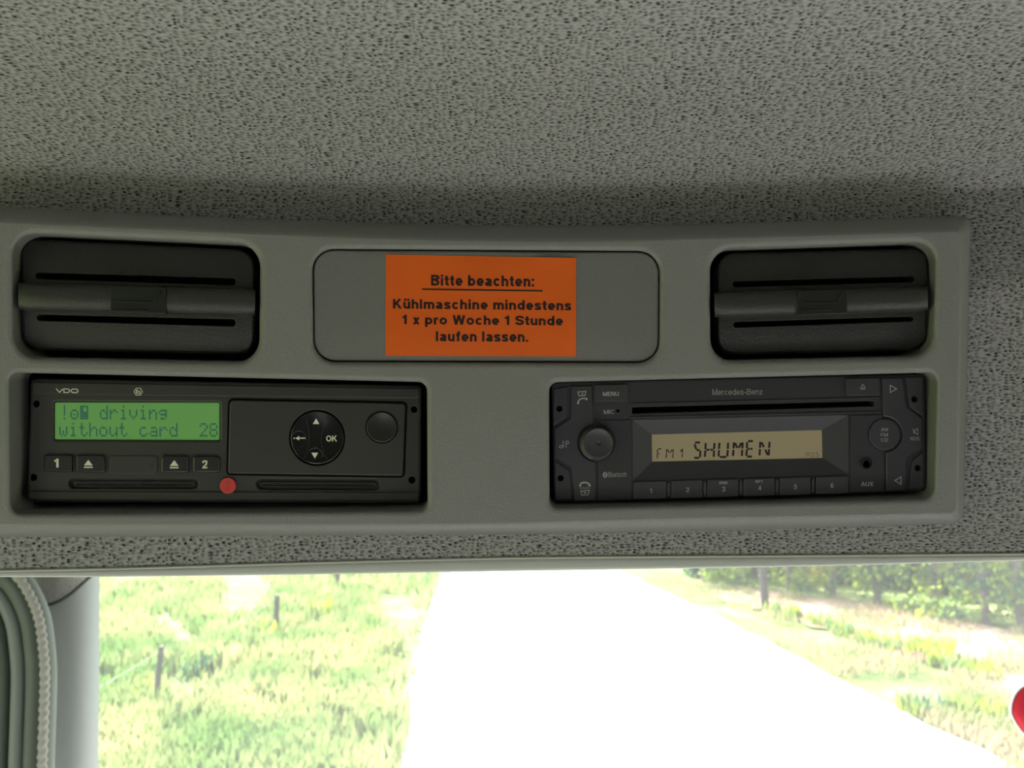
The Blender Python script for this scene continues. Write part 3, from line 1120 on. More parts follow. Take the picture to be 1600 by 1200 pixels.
# ------------------------------------------------------------------ air vents
def air_vent(center, face, roll, slots, button, marks, label, slope):
    S = Flat(*center)
    t = thing('air_vent', S.hit(center[0], face[2][1], -0.014), label, 'air vent', None)
    fc = rquad(face, 26, 6, 8)
    yc0 = center[1]

    def fw(px, py):
        v = (py - yc0 - (px - center[0]) * slope) / 85
        return -0.0045 - 0.0042 * v * v - (0.001 if v < 0 else 0)
    m = MB()
    m.panel(S, fc, fw, -0.018, (4, 0.0014), [(rquad(sq, 4.5, 4, 8), 0.008, 1, 0.8) for sq in slots], grid=8)
    m.build('face', [M['vent'], M['void']], t)
    # bulging grip bar across the middle, split by the slider
    m = MB()
    (a, b, c, d) = roll
    N_ = 30
    rr = []
    for i in range(N_ + 1):
        u = i / N_
        tp = Vector(a).lerp(Vector(b), u); bt = Vector(d).lerp(Vector(c), u)
        ed = min(u, 1 - u) * N_
        sq = 1.0 if ed >= 2 else (0.94 + 0.03 * ed if ed else 0.88)
        cen = (tp + bt) / 2
        ring = []
        for k in range(15):
            ph = math.pi * k / 14
            q = cen + (tp - bt) / 2 * math.cos(ph) * sq
            bulge = 0.0085 * (max(0.0, math.sin(ph)) ** 0.62) * sq
            ring.append(S.hit(q.x, q.y, -0.0065 + bulge))
        rr.append(ring)
    m.strip(rr, closed=False)
    for rg in (rr[0], rr[-1]):
        m.add(rg, [tuple(range(len(rg)))])
    m.build('grip_bar', M['vent_roll'], t)
    m = MB()
    m.panel(S, rquad(button, 2.5, 3), 0.0026, -0.004, (1.2, 0.0004))
    bt = m.build('slider', M['black'], t)
    m = MB()
    x0, y0 = button[0]; x1, y1 = button[2]
    wd, hg = x1 - x0, y1 - y0
    # raised airflow relief: a slanted line and two ledges
    for pts, q in (([(x0 + wd * .10, y0 + hg * .55), (x0 + wd * .78, y0 + hg * .55 + wd * .68 * slope)], 1.3),
                   ([(x0 + wd * .78, y0 + hg * .55 + wd * .68 * slope), (x0 + wd * .92, y0 + hg * .12 + wd * slope)], 1.0),
                   ([(x0 + wd * .06, y0 + hg * .86), (x0 + wd * .70, y0 + hg * .86 + wd * .64 * slope)], 2.2)):
        pa, pb = Vector(pts[0]), Vector(pts[1])
        e = (pb - pa).normalized(); nn = Vector((e.y, -e.x)) * q / 2
        m.panel(S, [tuple(pa + nn), tuple(pb + nn), tuple(pb - nn), tuple(pa - nn)], 0.0032, 0.0015, (0.3, 0.0002))
    m.build('relief', M['tacho_key'], bt)
    return t


air_vent((213, 464), [(33, 373), (397, 391), (397, 554), (36, 547)],
         [(28, 440), (399, 450), (398, 495), (29, 486)],
         [[(56, 426), (368, 435), (368, 446), (56, 436)], [(57, 491.5), (368, 499), (368, 510), (58, 501)]],
         [(172, 446.5), (259, 449), (259, 491), (172, 488)], None,
         'black air vent above the tachograph, at the left end of the console', 0.025)
air_vent((1283, 468), [(1121, 396), (1450, 388), (1448, 547), (1122, 555)],
         [(1116, 455), (1450, 446), (1450, 487), (1117, 498)],
         [[(1145, 440), (1428, 432), (1428, 441), (1145, 449)], [(1146, 503), (1427, 494.5), (1427, 502), (1146, 512)]],
         [(1246, 454.5), (1324, 452), (1324, 490), (1246, 493)], None,
         'black air vent above the radio, at the right end of the console', -0.028)


# ------------------------------------------------------------------ tachograph
TF = Flat(355, 690)
TW = -0.0085
tach = thing('tachograph', TF.hit(352, 784, TW), 'black slot-in recorder with a lit green display, card slots and round menu dial', 'tachograph')
m = MB()
body = rquad([(49, 592), (658, 603), (657, 786), (43, 784)], [8, 8, 8, 8], 4, 30)
lcd = rquad([(84, 627.5), (344, 628.5), (344, 689), (84, 688)], 3, 3)
sl1 = rquad([(107, 747), (310, 747.5), (310, 764), (107, 763.5)], 8.4, 6)
sl2 = rquad([(400, 748), (593.5, 749), (593.5, 766), (400, 765)], 8.4, 6)
hl = [(lcd, 0.0022, 0, 3.0), (sl1, 0.0022, 0, 1.5), (sl2, 0.0022, 0, 1.5)]
for cx, cy, r in ((56.7, 631, 5.6), (52, 746, 5.8), (647, 640, 5.2), (643.5, 750, 5.6)):
    hl.append((circle(cx, cy, r, 16), 0.006, 1, 0.6))
m.panel(TF, body, TW, -0.020, (4, 0.0012), hl)
m.build('body', [M['tacho'], M['void']], tach)
# raised upper and lower ledges
m = MB(); m.panel(TF, rquad([(51, 597), (655, 607), (655, 623), (50, 616)], 3, 3), TW + 0.0008, TW - 0.001, (1.6, 0.0006))
m.build('upper_ledge', M['tacho'], tach)
m = MB(); m.panel(TF, rquad([(45, 767), (655, 769), (655, 783), (44, 781.5)], 3, 3), TW + 0.0008, TW - 0.001, (2.4, 0.0008))
m.build('lower_ledge', M['tacho'], tach)
# display
m = MB(); m.panel(TF, rquad([(86, 629), (342.5, 629.5), (342.5, 687.5), (86, 686.5)], 2, 3), TW - 0.0016, TW - 0.0021, (0.5, 0.0001))
disp = tag(m.build('display', M['lcd_green'], tach), 'lit green two-line display')
m = MB()
put_dots(m, TF, '!O# driving', 94.5, 633.5, 15.35, 2.55, 3.15, TW - 0.0015, 0.002)
put_dots(m, TF, 'without card  28', 92.5, 660.5, 15.65, 2.6, 3.1, TW - 0.0015, 0.002)
m.build('lettering', M['lcd_ink'], disp)
# maker's letters and the hexagonal mark
m = MB()
wt = TW + 0.00092
stroke(m, TF, [(87.6, 607.2), (93, 613), (98.6, 607.4)], 1.6, wt)
stroke(m, TF, [(99.8, 607.6), (99.8, 613.2), (106, 613.3), (108.6, 611.8), (108.6, 609.2), (106, 607.8), (99.8, 607.6)], 1.5, wt)
stroke(m, TF, [(113.5, 607.9), (119.5, 608), (121.6, 609.4), (121.6, 611.9), (119.5, 613.4), (113.5, 613.3), (111.4, 611.9), (111.4, 609.4)], 1.5, wt, True)
m.build('maker_lettering', M['print'], tach)
m = MB()
hx = [(216 + 6.6 * math.cos(math.radians(60 * k)), 612 + 6.2 * math.sin(math.radians(60 * k))) for k in range(6)]
stroke(m, TF, hx, 1.1, wt, True)
put_text(m, TF, 'Ex', (212.6, 609, 219.6, 615.4), wt, 0.01, 0.03)
m.build('hexagon_mark', M['print'], tach)


def key(surf, name, loop, w, back, mt, parent, bev=(2.2, 0.0008), glyph=None, gm='print', label=None):
    m = MB(); m.panel(surf, loop, w, back, bev)
    o = m.build(name, mt, parent)
    if label: o['label'] = label
    if glyph:
        g = MB(); glyph(g, w + 0.00012)
        g.build('symbol', M[gm], o)
    return o


def eject(x0, x1, y):
    def g(mb, w):
        poly(mb, TF, [((x0 + x1) / 2, y), (x1, y + 9), (x0, y + 9)], w)
        poly(mb, TF, [(x0, y + 10.8), (x1, y + 10.8), (x1, y + 12.8), (x0, y + 12.8)], w)
    return g


kb = (2.6, 0.0009)
key(TF, 'button', rquad([(68, 710.5), (113, 710.8), (112.5, 738), (68, 736.5)], [6, 3, 2, 4], 4), TW + 0.0016, TW - 0.001, M['tacho_key'], tach, kb,
    lambda g, w: put_text(g, TF, '1', (84.6, 716.6, 91.6, 730.4), w, 0, h=0.11), label='key marked 1')
key(TF, 'button', rquad([(118.5, 711), (163.5, 711), (164, 739), (118.5, 738)], [3, 6, 4, 2], 4), TW + 0.0016, TW - 0.001, M['tacho_key'], tach, kb, eject(131, 145, 718.3), label='left eject key beside the 1 key')
key(TF, 'infrared_window', rquad([(170.5, 711.5), (246, 712), (246, 740.5), (170.5, 740)], 5, 4), TW + 0.0004, TW - 0.001, M['tacho'], tach, (1.2, 0.0004),
    lambda g, w: poly(g, TF, circle(237, 725.7, 1.6, 10), w), 'ink')
key(TF, 'button', rquad([(251.5, 712), (294.5, 712.5), (294.5, 739), (251.5, 739)], [6, 3, 2, 4], 4), TW + 0.0016, TW - 0.001, M['tacho_key'], tach, kb, eject(265.5, 279, 719), label='right eject key beside the 2 key')
key(TF, 'button', rquad([(301, 712.5), (343.5, 713), (343, 738.5), (301, 738.5)], [3, 6, 4, 2], 4), TW + 0.0016, TW - 0.001, M['tacho_key'], tach, kb,
    lambda g, w: put_text(g, TF, '2', (315.4, 719.4, 324.2, 732), w, 0, h=0.095), label='key marked 2')
# card slots: dark slit with a lower ledge inside each rounded recess
for x0, x1, y in ((115, 305, 751.5), (406, 588, 752.5)):
    m = MB(); m.panel(TF, rquad(box4(x0, y, x1, y + 8.5, 0.003), 4, 4), TW - 0.0012, TW - 0.0024, (0.8, 0.0003),
                      [(rquad(box4(x0 + 4, y + 4.2, x1 - 4, y + 6.8, 0.003), 1.2, 3), 0.003, 1)])
    for f in (0.12, 0.55, 0.9):
        cx = x0 + (x1 - x0) * f
        m.panel(TF, [(cx - 5, y + 3.4), (cx + 5, y + 3.4), (cx + 3.5, y + 5.8), (cx - 3.5, y + 5.8)], TW - 0.0008, TW - 0.003, (0.4, 0.0002))
    m.build('card_slot', [M['tacho_key'], M['void']], tach)
# printer cover with dial and round button
m = MB()
pc = rquad([(359, 625), (634, 630), (630, 744), (356, 740)], [6, 6, 5, 4], 4, 40)
m.panel(TF, pc, TW + 0.0014, TW - 0.0005, (2.2, 0.0009), [(circle(495.5, 684, 43.5, 48), 0.0016, 1, 1.5), (circle(596.5, 667.5, 25, 40), 0.0010, 1, 1.2)])
m.panel(TF, offset(pc, 2.6), TW + 0.00025, TW - 0.0005, (0.6, 0.0001), mi=1)
m.build('printer_cover', [M['tacho'], M['void']], tach)


def dishw(cx, cy, r, base, depth, lip=0.0):
    def f(px, py):
        q = min(1.0, math.hypot(px - cx, py - cy) / r)
        return base + depth * q * q + lip
    return f


m = MB()
dw = dishw(495.5, 684, 41.5, TW + 0.0009, 0.0012)
m.panel(TF, circle(495.5, 684, 41.5, 56), dw, TW - 0.0006, (1.6, 0.0006), [(circle(467, 685, 11, 24), 0.0004, 0, 0.8), (circle(492.3, 711.5, 11, 24), 0.0004, 0, 0.8)], grid=6)
dial = tag(m.build('menu_dial', M['gloss'], tach), 'glossy round dished menu dial with four marked fields')
m = MB()
for pts in ([(478, 652), (481.5, 664), (483, 677), (482.6, 690), (480, 704), (474, 717)], [(511.5, 655), (505.5, 667), (502, 683), (503, 697), (507, 709), (513, 718)]):
    dense = smooth_pts(pts, 4)
    L_, R_ = [], []
    for i, p in enumerate(dense):
        a, b = Vector(dense[max(0, i - 1)]), Vector(dense[min(len(dense) - 1, i + 1)])
        e = (b - a).normalized(); nn = Vector((e.y, -e.x)) * 0.55
        L_.append(tuple(Vector(p) + nn)); R_.append(tuple(Vector(p) - nn))
    m.panel(TF, L_ + R_[::-1], lambda a, b: dw(a, b) + 0.00035, lambda a, b: dw(a, b) - 0.0004, (0.2, 0.0001))
m.build('rib', M['tacho_key'], dial)
m = MB()
dwt = lambda a, b: dw(a, b) + 0.00025
poly(m, TF, [(494, 653.8), (499, 662.6), (488.8, 662.6)], dwt)
poly(m, TF, [(486.3, 707.2), (497.2, 707.2), (491.9, 716.4)], dwt)
put_text(m, TF, 'OK', (509.8, 680, 526.4, 690.2), dwt, 0, 0.01)
stroke(m, TF, [(466, 684.6), (477, 684.6)], 1.8, dwt)
poly(m, TF, [(461.6, 684.8), (467.4, 681.2), (467.4, 688.2)], dwt)
poly(m, TF, circle(459.6, 684.8, 1.2, 8), dwt)
m.build('symbol', M['print'], dial)
m = MB()
m.panel(TF, circle(596.5, 667.5, 24, 44), dishw(596.5, 667.5, 24, TW + 0.0012, 0.0012), TW - 0.0004, (1.8, 0.0008), grid=5)
tag(m.build('round_button', M['tacho_key'], tach), 'plain round dished key right of the dial')
# red seal
red = thing('seal_sticker', TF.hit(356, 771, TW), 'small round red seal sticker between the two card slots of the tachograph', 'sticker')
m = MB(); m.panel(TF, circle(356, 759, 12.6, 32), TW + 0.0012, TW - 0.0002, (1.0, 0.0003))
m.build('disc', M['red'], red)
m = MB()
stroke(m, TF, [(353, 752.5), (357.5, 752.5), (357.5, 756.5), (353.5, 757)], 0.7, TW + 0.0013)
stroke(m, TF, circle(355.5, 763.5, 2.8, 10), 0.7, TW + 0.0013, True)
m.build('emboss', M['red_ink'], red)

# ------------------------------------------------------------------ radio
RF = Flat(1155, 684)
RW = -0.0075
SLR = -0.024                   # the radio's edges rise to the right in the frame
radio = thing('car_radio', RF.hit(1155, 776, RW), 'black slot-in car radio with a dim amber display and six preset keys', 'radio')
m = MB()
rb = rquad([(862, 598), (1444, 584.5), (1447, 767), (866, 784.5)], 6, 4, 40)
fr = [(989, 656.5), (1325, 649), (1326, 741), (989.5, 751)]
cd = rquad([(987.5, 636.5), (1365.5, 626.5), (1365.5, 635), (987.5, 646.5)], 2, 3, 60)
hl = [(fr, 0.0052, None, 0), (cd, 0.006, 1, 0.8), (circle(965.4, 642, 2.6, 12), 0.003, 1, 0.3), (circle(1354.4, 724.7, 5.6, 20), 0.006, 1, 1.0)]
m.panel(RF, rb, RW, -0.020, (2.5, 0.0008), hl)
m.build('body', [M['radio'], M['void']], radio)
# funnel shaped display surround: four sloping faces
m = MB()
lc = [(1018.4, 679), (1284, 672), (1285, 715.6), (1019, 721.3)]
fro = [RF.hit(p[0], p[1], RW) for p in fr]
fri = [RF.hit(p[0], p[1], RW - 0.0048) for p in lc]
for i in range(4):
    j = (i + 1) % 4
    m.add([fro[i], fro[j], fri[j], fri[i]], [(0, 1, 2, 3)])
fix(m, 4)
m.build('display_surround', M['radio_frame'], radio)
m = MB(); m.panel(RF, offset(lc, 1.0), RW - 0.0049, RW - 0.0052, (0, 0))
disp = tag(m.build('display', M['lcd_amber'], radio), 'dim amber display')
wl = RW - 0.0048
m = MB()
put_seg(m, RF, 'F', (1026, 700.5, 1034.5, 717.2), 1.7, wl, 0, 0.04)
put_seg(m, RF, 'M', (1040, 700, 1052, 716.8), 1.7, wl, 0, 0.04)
put_seg(m, RF, '1', (1058, 699.5, 1066.8, 716.2), 1.7, wl, 0, 0.04)
for ch, b in (('S', (1081.5, 689.8, 1095.3, 717)), ('H', (1099.6, 689.2, 1116.6, 716.4)), ('U', (1121, 688.8, 1138, 715.8)),
              ('M', (1143.6, 688.2, 1160.6, 715.2)), ('E', (1164.4, 687.6, 1177.8, 715)), ('N', (1185, 687.2, 1202.6, 714.2))):
    put_seg(m, RF, ch, b, 3.3, wl, 0, 0.06)
m.build('segments', M['lcd_amber_ink'], disp)
m = MB()
for ch, b in (('R', (1258.8, 706.6, 1264.6, 713.8)), ('D', (1266.2, 706.4, 1272, 713.6)), ('S', (1273.6, 706.2, 1279.4, 713.4))):
    put_seg(m, RF, ch, b, 1.1, wl, 0, 0.03)
m.build('small_segments', M['lcd_amber_dim'], disp)
# brand lettering with slab serifs
m = MB()
put_text(m, RF, 'Mercedes-Benz', (1112.6, 608.2, 1191.4, 617.2), RW + 0.00015, -0.010, h=0.058, serif=True)
m.build('maker_lettering', M['print_brand'], radio)

RB = RW - 0.001
rk = (1.3, 0.0005)


def rkey(name, loop, w=0.0008, glyph=None, gm='print_dim', bev=rk, mt='radio_key', label=None):
    return key(RF, name, loop, RW + w, RB, M[mt], radio, bev, glyph, gm, label)


def corner(pts, hx, hy, label):
    m = MB()
    m.panel(RF, pts, RW + 0.0009, RB, rk, [(circle(hx, hy, 5, 16), 0.00085, 1, 0.0)])  # shallow black floor gives the hole its deep shade
    tag(m.build('corner_plate', [M['radio_key'], M['void']], radio), label)


corner([(865, 608), (887, 604), (884, 652), (865, 665)], 874, 639, 'upper left corner plate with a dark key hole')
corner([(867, 720), (889.5, 736), (893, 781), (868, 782)], 876, 747.4, 'lower left corner plate with a dark key hole')
corner([(1414, 590), (1441.5, 589), (1441.5, 650), (1422, 635.5)], 1428.8, 624, 'upper right corner plate with a dark key hole')
corner([(1424.5, 721), (1442, 706), (1444, 762.5), (1419.5, 765.5)], 1434, 731.5, 'lower right corner plate with a dark key hole')


def icons(parent, w, items):
    for name, fn in items:
        g = MB(); fn(g, w); g.build(name, M['print_dim'], parent)


def i_folder_up(g, w):
    stroke(g, RF, [(903, 612.5), (915.5, 611.5), (914, 618), (904.5, 618.5)], 1.4, w, True)
    poly(g, RF, [(908, 616.5), (910.5, 613.2), (911.5, 616.4)], w)


def i_receiver(g, w):
    stroke(g, RF, smooth_pts([(902.6, 630.5), (904.5, 625.5), (910, 622.6), (917.5, 622.8)], 4), 2.0, w)
    stroke(g, RF, [(902.2, 628.6), (904.4, 630.8)], 3.2, w)
    stroke(g, RF, [(915.6, 622.8), (917.6, 624.8)], 3.2, w)


def i_hang_up(g, w):
    stroke(g, RF, smooth_pts([(905.6, 759.5), (908, 755.2), (914, 753.8), (919.5, 755.6), (922.4, 759.2)], 4), 2.4, w)
    stroke(g, RF, [(905.2, 758.5), (908, 759.6)], 2.6, w)
    stroke(g, RF, [(919.6, 759.4), (922.4, 758.4)], 2.6, w)
    stroke(g, RF, [(905.6, 762.6), (921.4, 762.4)], 0.8, w)


def i_folder_down(g, w):
    stroke(g, RF, [(907.5, 767), (920.5, 766.2), (918.5, 773.2), (909.2, 773.8)], 1.3, w, True)
    poly(g, RF, [(911.4, 768.8), (916.4, 768.5), (913.6, 772)], w)


def i_notes(g, w):
    stroke(g, RF, [(880.2, 688.5), (880.2, 698.8)], 1.2, w)
    stroke(g, RF, circle(876.6, 698, 2.8, 12, 1.9), 1.1, w, True)
    stroke(g, RF, [(884.6, 699.5), (884.4, 689.6), (887.5, 689)], 1.2, w)
    stroke(g, RF, circle(886.6, 691.4, 2.2, 12, 2.2), 1.1, w, True)


def i_mute(g, w):
    stroke(g, RF, [(1429.5, 672), (1434, 669.2), (1434, 679), (1430, 676.6)], 0.9, w, True)
    stroke(g, RF, [(1426, 669.5), (1429.5, 677.5)], 0.9, w)
    stroke(g, RF, [(1427.2, 672.4), (1429.4, 672.2), (1429.8, 676.4), (1427.4, 676.4)], 0.7, w, True)


kc = [(931.8 + 28.6 * math.cos(a), 691.5 + 28.6 * math.sin(a)) for a in [math.radians(v) for v in range(-97, -266, -12)]]
left_side = [(890.5, 603), (925.5, 602.5), (927.5, 662)] + kc[::1] + [(930.5, 720.5), (931, 782), (898, 783), (892, 730), (866, 716), (865.5, 669.5), (891, 654)]
ko = rkey('rocker_key', left_side, 0.0012, None, 'print_dim', (2.2, 0.0010), label='left rocker key with receiver and note symbols')
icons(ko, RW + 0.00132, (('folder_symbol', i_folder_up), ('receiver_symbol', i_receiver), ('receiver_symbol', i_hang_up), ('folder_symbol', i_folder_down), ('note_symbol', i_notes)))
kc = [(1382 + 27.3 * math.cos(a), 678.8 + 27.3 * math.sin(a)) for a in [math.radians(v) for v in range(88, -95, -12)]]
right_side = [(1376.5, 590.5), (1410.5, 590), (1418, 637), (1441.5, 653), (1442.5, 702.5), (1423, 712), (1417, 719), (1416.5, 766.5), (1384, 767.5), (1383.5, 708)] + kc + [(1380, 650)]
ko = rkey('rocker_key', right_side, 0.0012, None, 'print_dim', (2.2, 0.0010), label='right rocker key with arrow symbols')
icons(ko, RW + 0.00132, (('arrow_symbol', lambda g, w: stroke(g, RF, [(1391, 602), (1391, 613.4), (1401, 607.7)], 1.3, w, True)),
                         ('arrow_symbol', lambda g, w: stroke(g, RF, [(1408, 745), (1408, 756.6), (1398.2, 750.8)], 1.3, w, True)),
                         ('mute_symbol', i_mute), ('lettering', lambda g, w: put_text(g, RF, 'RDS', (1422.6, 682.8, 1436.4, 688.4), w, -0.01))))
rkey('menu_button', [(928, 601.5), (981, 600.3), (981, 627), (928.5, 628)], 0.0014,
     lambda g, w: put_text(g, RF, 'MENU', (942, 612, 967, 619), w, -0.01, 0.01), label='MENU key')
m = MB(); put_text(m, RF, 'MIC', (943.5, 640.2, 959.4, 646.8), RW + 0.00012, -0.01)
m.build('microphone_lettering', M['print_dim'], radio)
rkey('eject_button', [(1321, 591.5), (1374, 590.3), (1374.5, 617.6), (1323, 619)], 0.0014,
     lambda g, w: (stroke(g, RF, [(1348.2, 600.4), (1351.8, 605.8), (1344.6, 606)], 0.9, w, True), stroke(g, RF, [(1344, 608.2), (1352.2, 608)], 0.9, w)), label='eject key with a small outlined triangle')
# recessed band lips round the disc slot
m = MB()
for a in ([(984, 630.6), (1375, 620.6), (1375, 622.2), (984, 632.2)], [(984, 651.2), (1376, 642.8), (1376, 644.2), (984, 652.8)]):
    m.panel(RF, a, RW + 0.0006, RB, (0.4, 0.0003))
m.build('slot_lip', M['radio_key'], radio)


def g_bt(g, w):
    poly(g, RF, circle(945.6, 742, 3.6, 18, 4.7), w)
    stroke(g, RF, [(943.8, 739.6), (947.4, 744), (945.6, 745.8), (945.6, 738.2), (947.4, 740), (943.8, 744.4)], 0.6, w + 0.0001, mi=1)
    put_text(g, RF, 'Bluetooth', (950.5, 737.6, 979.2, 745.4), w, -0.01, h=0.05)


kc = [(931.8 + 28.6 * math.cos(a), 691.5 + 28.6 * math.sin(a)) for a in [math.radians(v) for v in range(84, -84, -12)]]
m = MB(); m.panel(RF, [(934.5, 782), (934.5, 721)] + kc + [(934.5, 657), (986, 656), (987.5, 780.5)], RW + 0.0006, RB, (1.0, 0.0004))
pan = m.build('side_panel', M['radio'], radio)
g = MB(); g_bt(g, RW + 0.00072)
g.build('symbol', [M['print_dim'], M['ink']], pan)
kc = [(1382 + 27.3 * math.cos(a), 678.8 + 27.3 * math.sin(a)) for a in [math.radians(v) for v in range(265, 96, -12)]]
jack = circle(1354.4, 724.7, 5.8, 20)
m = MB(); m.panel(RF, [(1328, 649), (1378.5, 648)] + list(reversed(kc)) + [(1381.5, 709), (1382, 768), (1328.5, 770)], RW + 0.0006, RB, (1.0, 0.0004), [(jack, 0.005, 1, 0.8)])
pan = m.build('side_panel', [M['radio'], M['void']], radio)
g = MB(); put_text(g, RF, 'AUX', (1345.5, 752.8, 1364.4, 759.8), RW + 0.00072, -0.01, 0.01)
g.build('lettering', M['print_dim'], pan)
m = MB()
ls = []
for r_, w_ in ((8.6, 0.0006), (8.4, 0.0014), (7.4, 0.0018), (6.4, 0.0014), (6.2, 0.0004)):
    ls.append([RF.hit(p[0], p[1], RW + w_) for p in circle(1354.4, 724.7, r_, 28)])
m.strip(ls)
m.build('aux_socket', M['black'], radio)
# preset keys and the ribs between them
edges = [989.5, 1045, 1101.4, 1157.7, 1214.2, 1270.5, 1325.5]
nums = [(1017, 767), (1074.4, 765.5), (1130.7, 764.4), (1187, 762.3), (1242.9, 760.6), (1300.2, 759)]
for k in range(6):
    x0 = edges[k] + (3.6 if k else 0.6)
    x1 = edges[k + 1] - (3.6 if k < 5 else 0.6)
    yt = lambda x: 752.6 + (x - 989) * -0.0265
    yb = lambda x: 780.8 + (x - 989) * -0.0285

    def gl(g, w, k=k):
        cx, cy = nums[k]
        hw = 2.4 if k else 1.6
        put_text(g, RF, str(k + 1), (cx - hw, cy - 3.8, cx + hw, cy + 3.6), w, 0, 0.01)
        if k == 2: put_text(g, RF, 'RND', (1124, 752.4, 1137, 756.8), w, -0.02, 0.01)
        if k == 3: put_text(g, RF, 'RPT', (1180.6, 750.6, 1192.3, 754.8), w, -0.02, 0.01)
    rkey('preset_button', rquad([(x0, yt(x0)), (x1, yt(x1)), (x1, yb(x1)), (x0, yb(x0))], 2.0, 2), 0.0012, gl, 'print_dim', (1.4, 0.0006), label='preset key %d' % (k + 1))
for k in range(1, 6):
    x = edges[k]
    yt_ = 753.6 + (x - 989) * -0.0265; yb_ = 779 + (x - 989) * -0.0285
    m = MB(); m.panel(RF, [(x - 2.2, yt_ + 4), (x, yt_), (x + 2.2, yt_ + 4), (x + 2.2, yb_ - 3), (x, yb_), (x - 2.2, yb_ - 3)], RW + 0.0015, RB, (0.9, 0.0005))
    m.build('divider_rib', M['radio_key'], radio)
# volume knob
m = MB()
ls = []
for r_, w_ in ((26.6, -0.0005), (26.6, 0.0035), (25.6, 0.0044)):
    ls.append([RF.push(p[0], p[1], RW, RW + w_) for p in circle(931.8, 691.5, r_, 48)])
for cx, r_, w_ in ((934.6, 22.9, 0.0050), (934.9, 22.0, 0.0056), (935, 20.8, 0.0054), (935.2, 12, 0.0048), (935.5, 4.4, 0.0047), (935.6, 3.2, 0.0040), (935.6, 0.6, 0.0038)):
    ls.append([RF.hit(p[0], p[1], RW + w_) for p in circle(cx, 691.9, r_, 48)])
m.strip(ls)
tag(m.build('volume_knob', M['radio_key'], radio), 'round raised volume knob with a small dimple')
# source button
m = MB(); m.panel(RF, circle(1382, 678.8, 25, 48), RW + 0.0010, RB, (1.6, 0.0007))
sb = tag(m.build('source_button', M['radio_key'], radio), 'flat round key marked AM FM CD')
g = MB()
for s_, y in (('AM', 668.4), ('FM', 676.7), ('CD', 684.8)):
    put_text(g, RF, s_, (1376.4, y, 1387.4, y + 5.3), RW + 0.00112, -0.01, h=0.065)
g.build('lettering', M['print_dim'], sb)


# ------------------------------------------------------------------ left pillar, cover and door seal
def tube(mb, pts, rx, ry=None, n=12, mi=0, twist=0.0, rib=0.0):
    """sweep an ellipse along world points; rx across, ry in depth"""
    ry = ry or rx
    rings = []
    for i, p in enumerate(pts):
        a, b = pts[max(0, i - 1)], pts[min(len(pts) - 1, i + 1)]
        t = (b - a).normalized()
        sd = t.cross(Vector((0, 1, 0))).normalized()
        fw = sd.cross(t).normalized()
        k = 1 + rib * math.sin(i * math.pi)
        rings.append([p + sd * rx * k * math.cos(2 * math.pi * j / n) + fw * ry * k * math.sin(2 * math.pi * j / n) for j in range(n)])
    mb.strip(rings, mi)
    for r in (rings[0], rings[-1]):
        mb.add(r, [tuple(range(n))], mi)


m = MB()
PY = 1.16
ring = []
for i in range(25):
    y = 840 + i * 18
    lx = 74 + min(8, max(0, (y - 905) / 12)) + (i / 25) * 0
    rx_ = 155.5 if y < 1010 else 155.5 - (y - 1010) * 0.010
    c = at_y((lx + rx_) / 2, y, PY)
    hw = (at_y(rx_, y, PY) - at_y(lx, y, PY)).length / 2
    ring.append([c + Vector((-hw * math.cos(a) - 0.0, -0.035 * math.sin(a) ** 0.8 * (1 if a < math.pi else 1) if math.sin(a) > 0 else 0.0, 0)) for a in [math.pi * k / 18 for k in range(19)]])
m.strip(ring, closed=False)
tag(m.build('trim_pillar', M['pillar']), 'pale grey windscreen pillar at the lower left', kind='structure')
# upper pillar cover in cloth, ending in a curved hem
HEM = smooth_pts([(36, 945), (52, 944.5), (66, 944), (78, 942.5), (98, 940), (118, 933), (136, 920), (150, 903), (156, 893)], 4)
m = MB()
cols = []
uvs = []
for i, (x, y) in enumerate(HEM):
    col = []
    a = math.acos(max(-1, min(1, -(x - 115) / 41)))
    for k in range(8):
        yy = y + (860 - y) * k / 7
        p = at_y(x, yy, PY) + Vector((0, -0.035 * max(0, math.sin(a)) ** 0.8 - 0.004, 0))
        col.append(p); uvs.append((p.x * 1.0 + a * .03, p.z))
    cols.append(col)
m.strip(cols, closed=False); m.uv = uvs
tag(m.build('trim_pillar_cover', M['fabric']), 'cloth cover at the top of the pillar ending in a curved hem', kind='structure')
m = MB()
pts = []
for x, y in HEM:
    a = math.acos(max(-1, min(1, -(x - 115) / 41)))
    pts.append(at_y(x, y, PY) + Vector((0, -0.035 * max(0, math.sin(a)) ** 0.8 - 0.004, 0)))
tube(m, pts, 0.0022, 0.002, 8)
tag(m.build('trim_pillar_hem', M['pillar_dark']), 'dark strip for the shaded hem gap along the pillar cover', kind='structure')

# door frame rubber: nested profiles sweeping round the corner of the door opening
SY = 1.04
base = smooth_pts([(-30, 878), (0, 886), (27, 901), (48, 933), (61, 968), (67, 1008), (70, 1053), (68.5, 1120), (66, 1197), (65, 1290)], 10)
door = thing('door_seal', at_y(40, 1260, SY), 'nested grey rubber and braided door seal at the lower left edge', 'door seal')


def shifted(d, yd, lift=0.0):
    out = []
    for i, p in enumerate(base):
        a, b = Vector(base[max(0, i - 1)]), Vector(base[min(len(base) - 1, i + 1)])
        e = (b - a).normalized()
        nn = Vector((e.y, -e.x))
        q = Vector(p) + nn * d
        out.append(at_y(q.x, q.y, SY + yd))
    return out


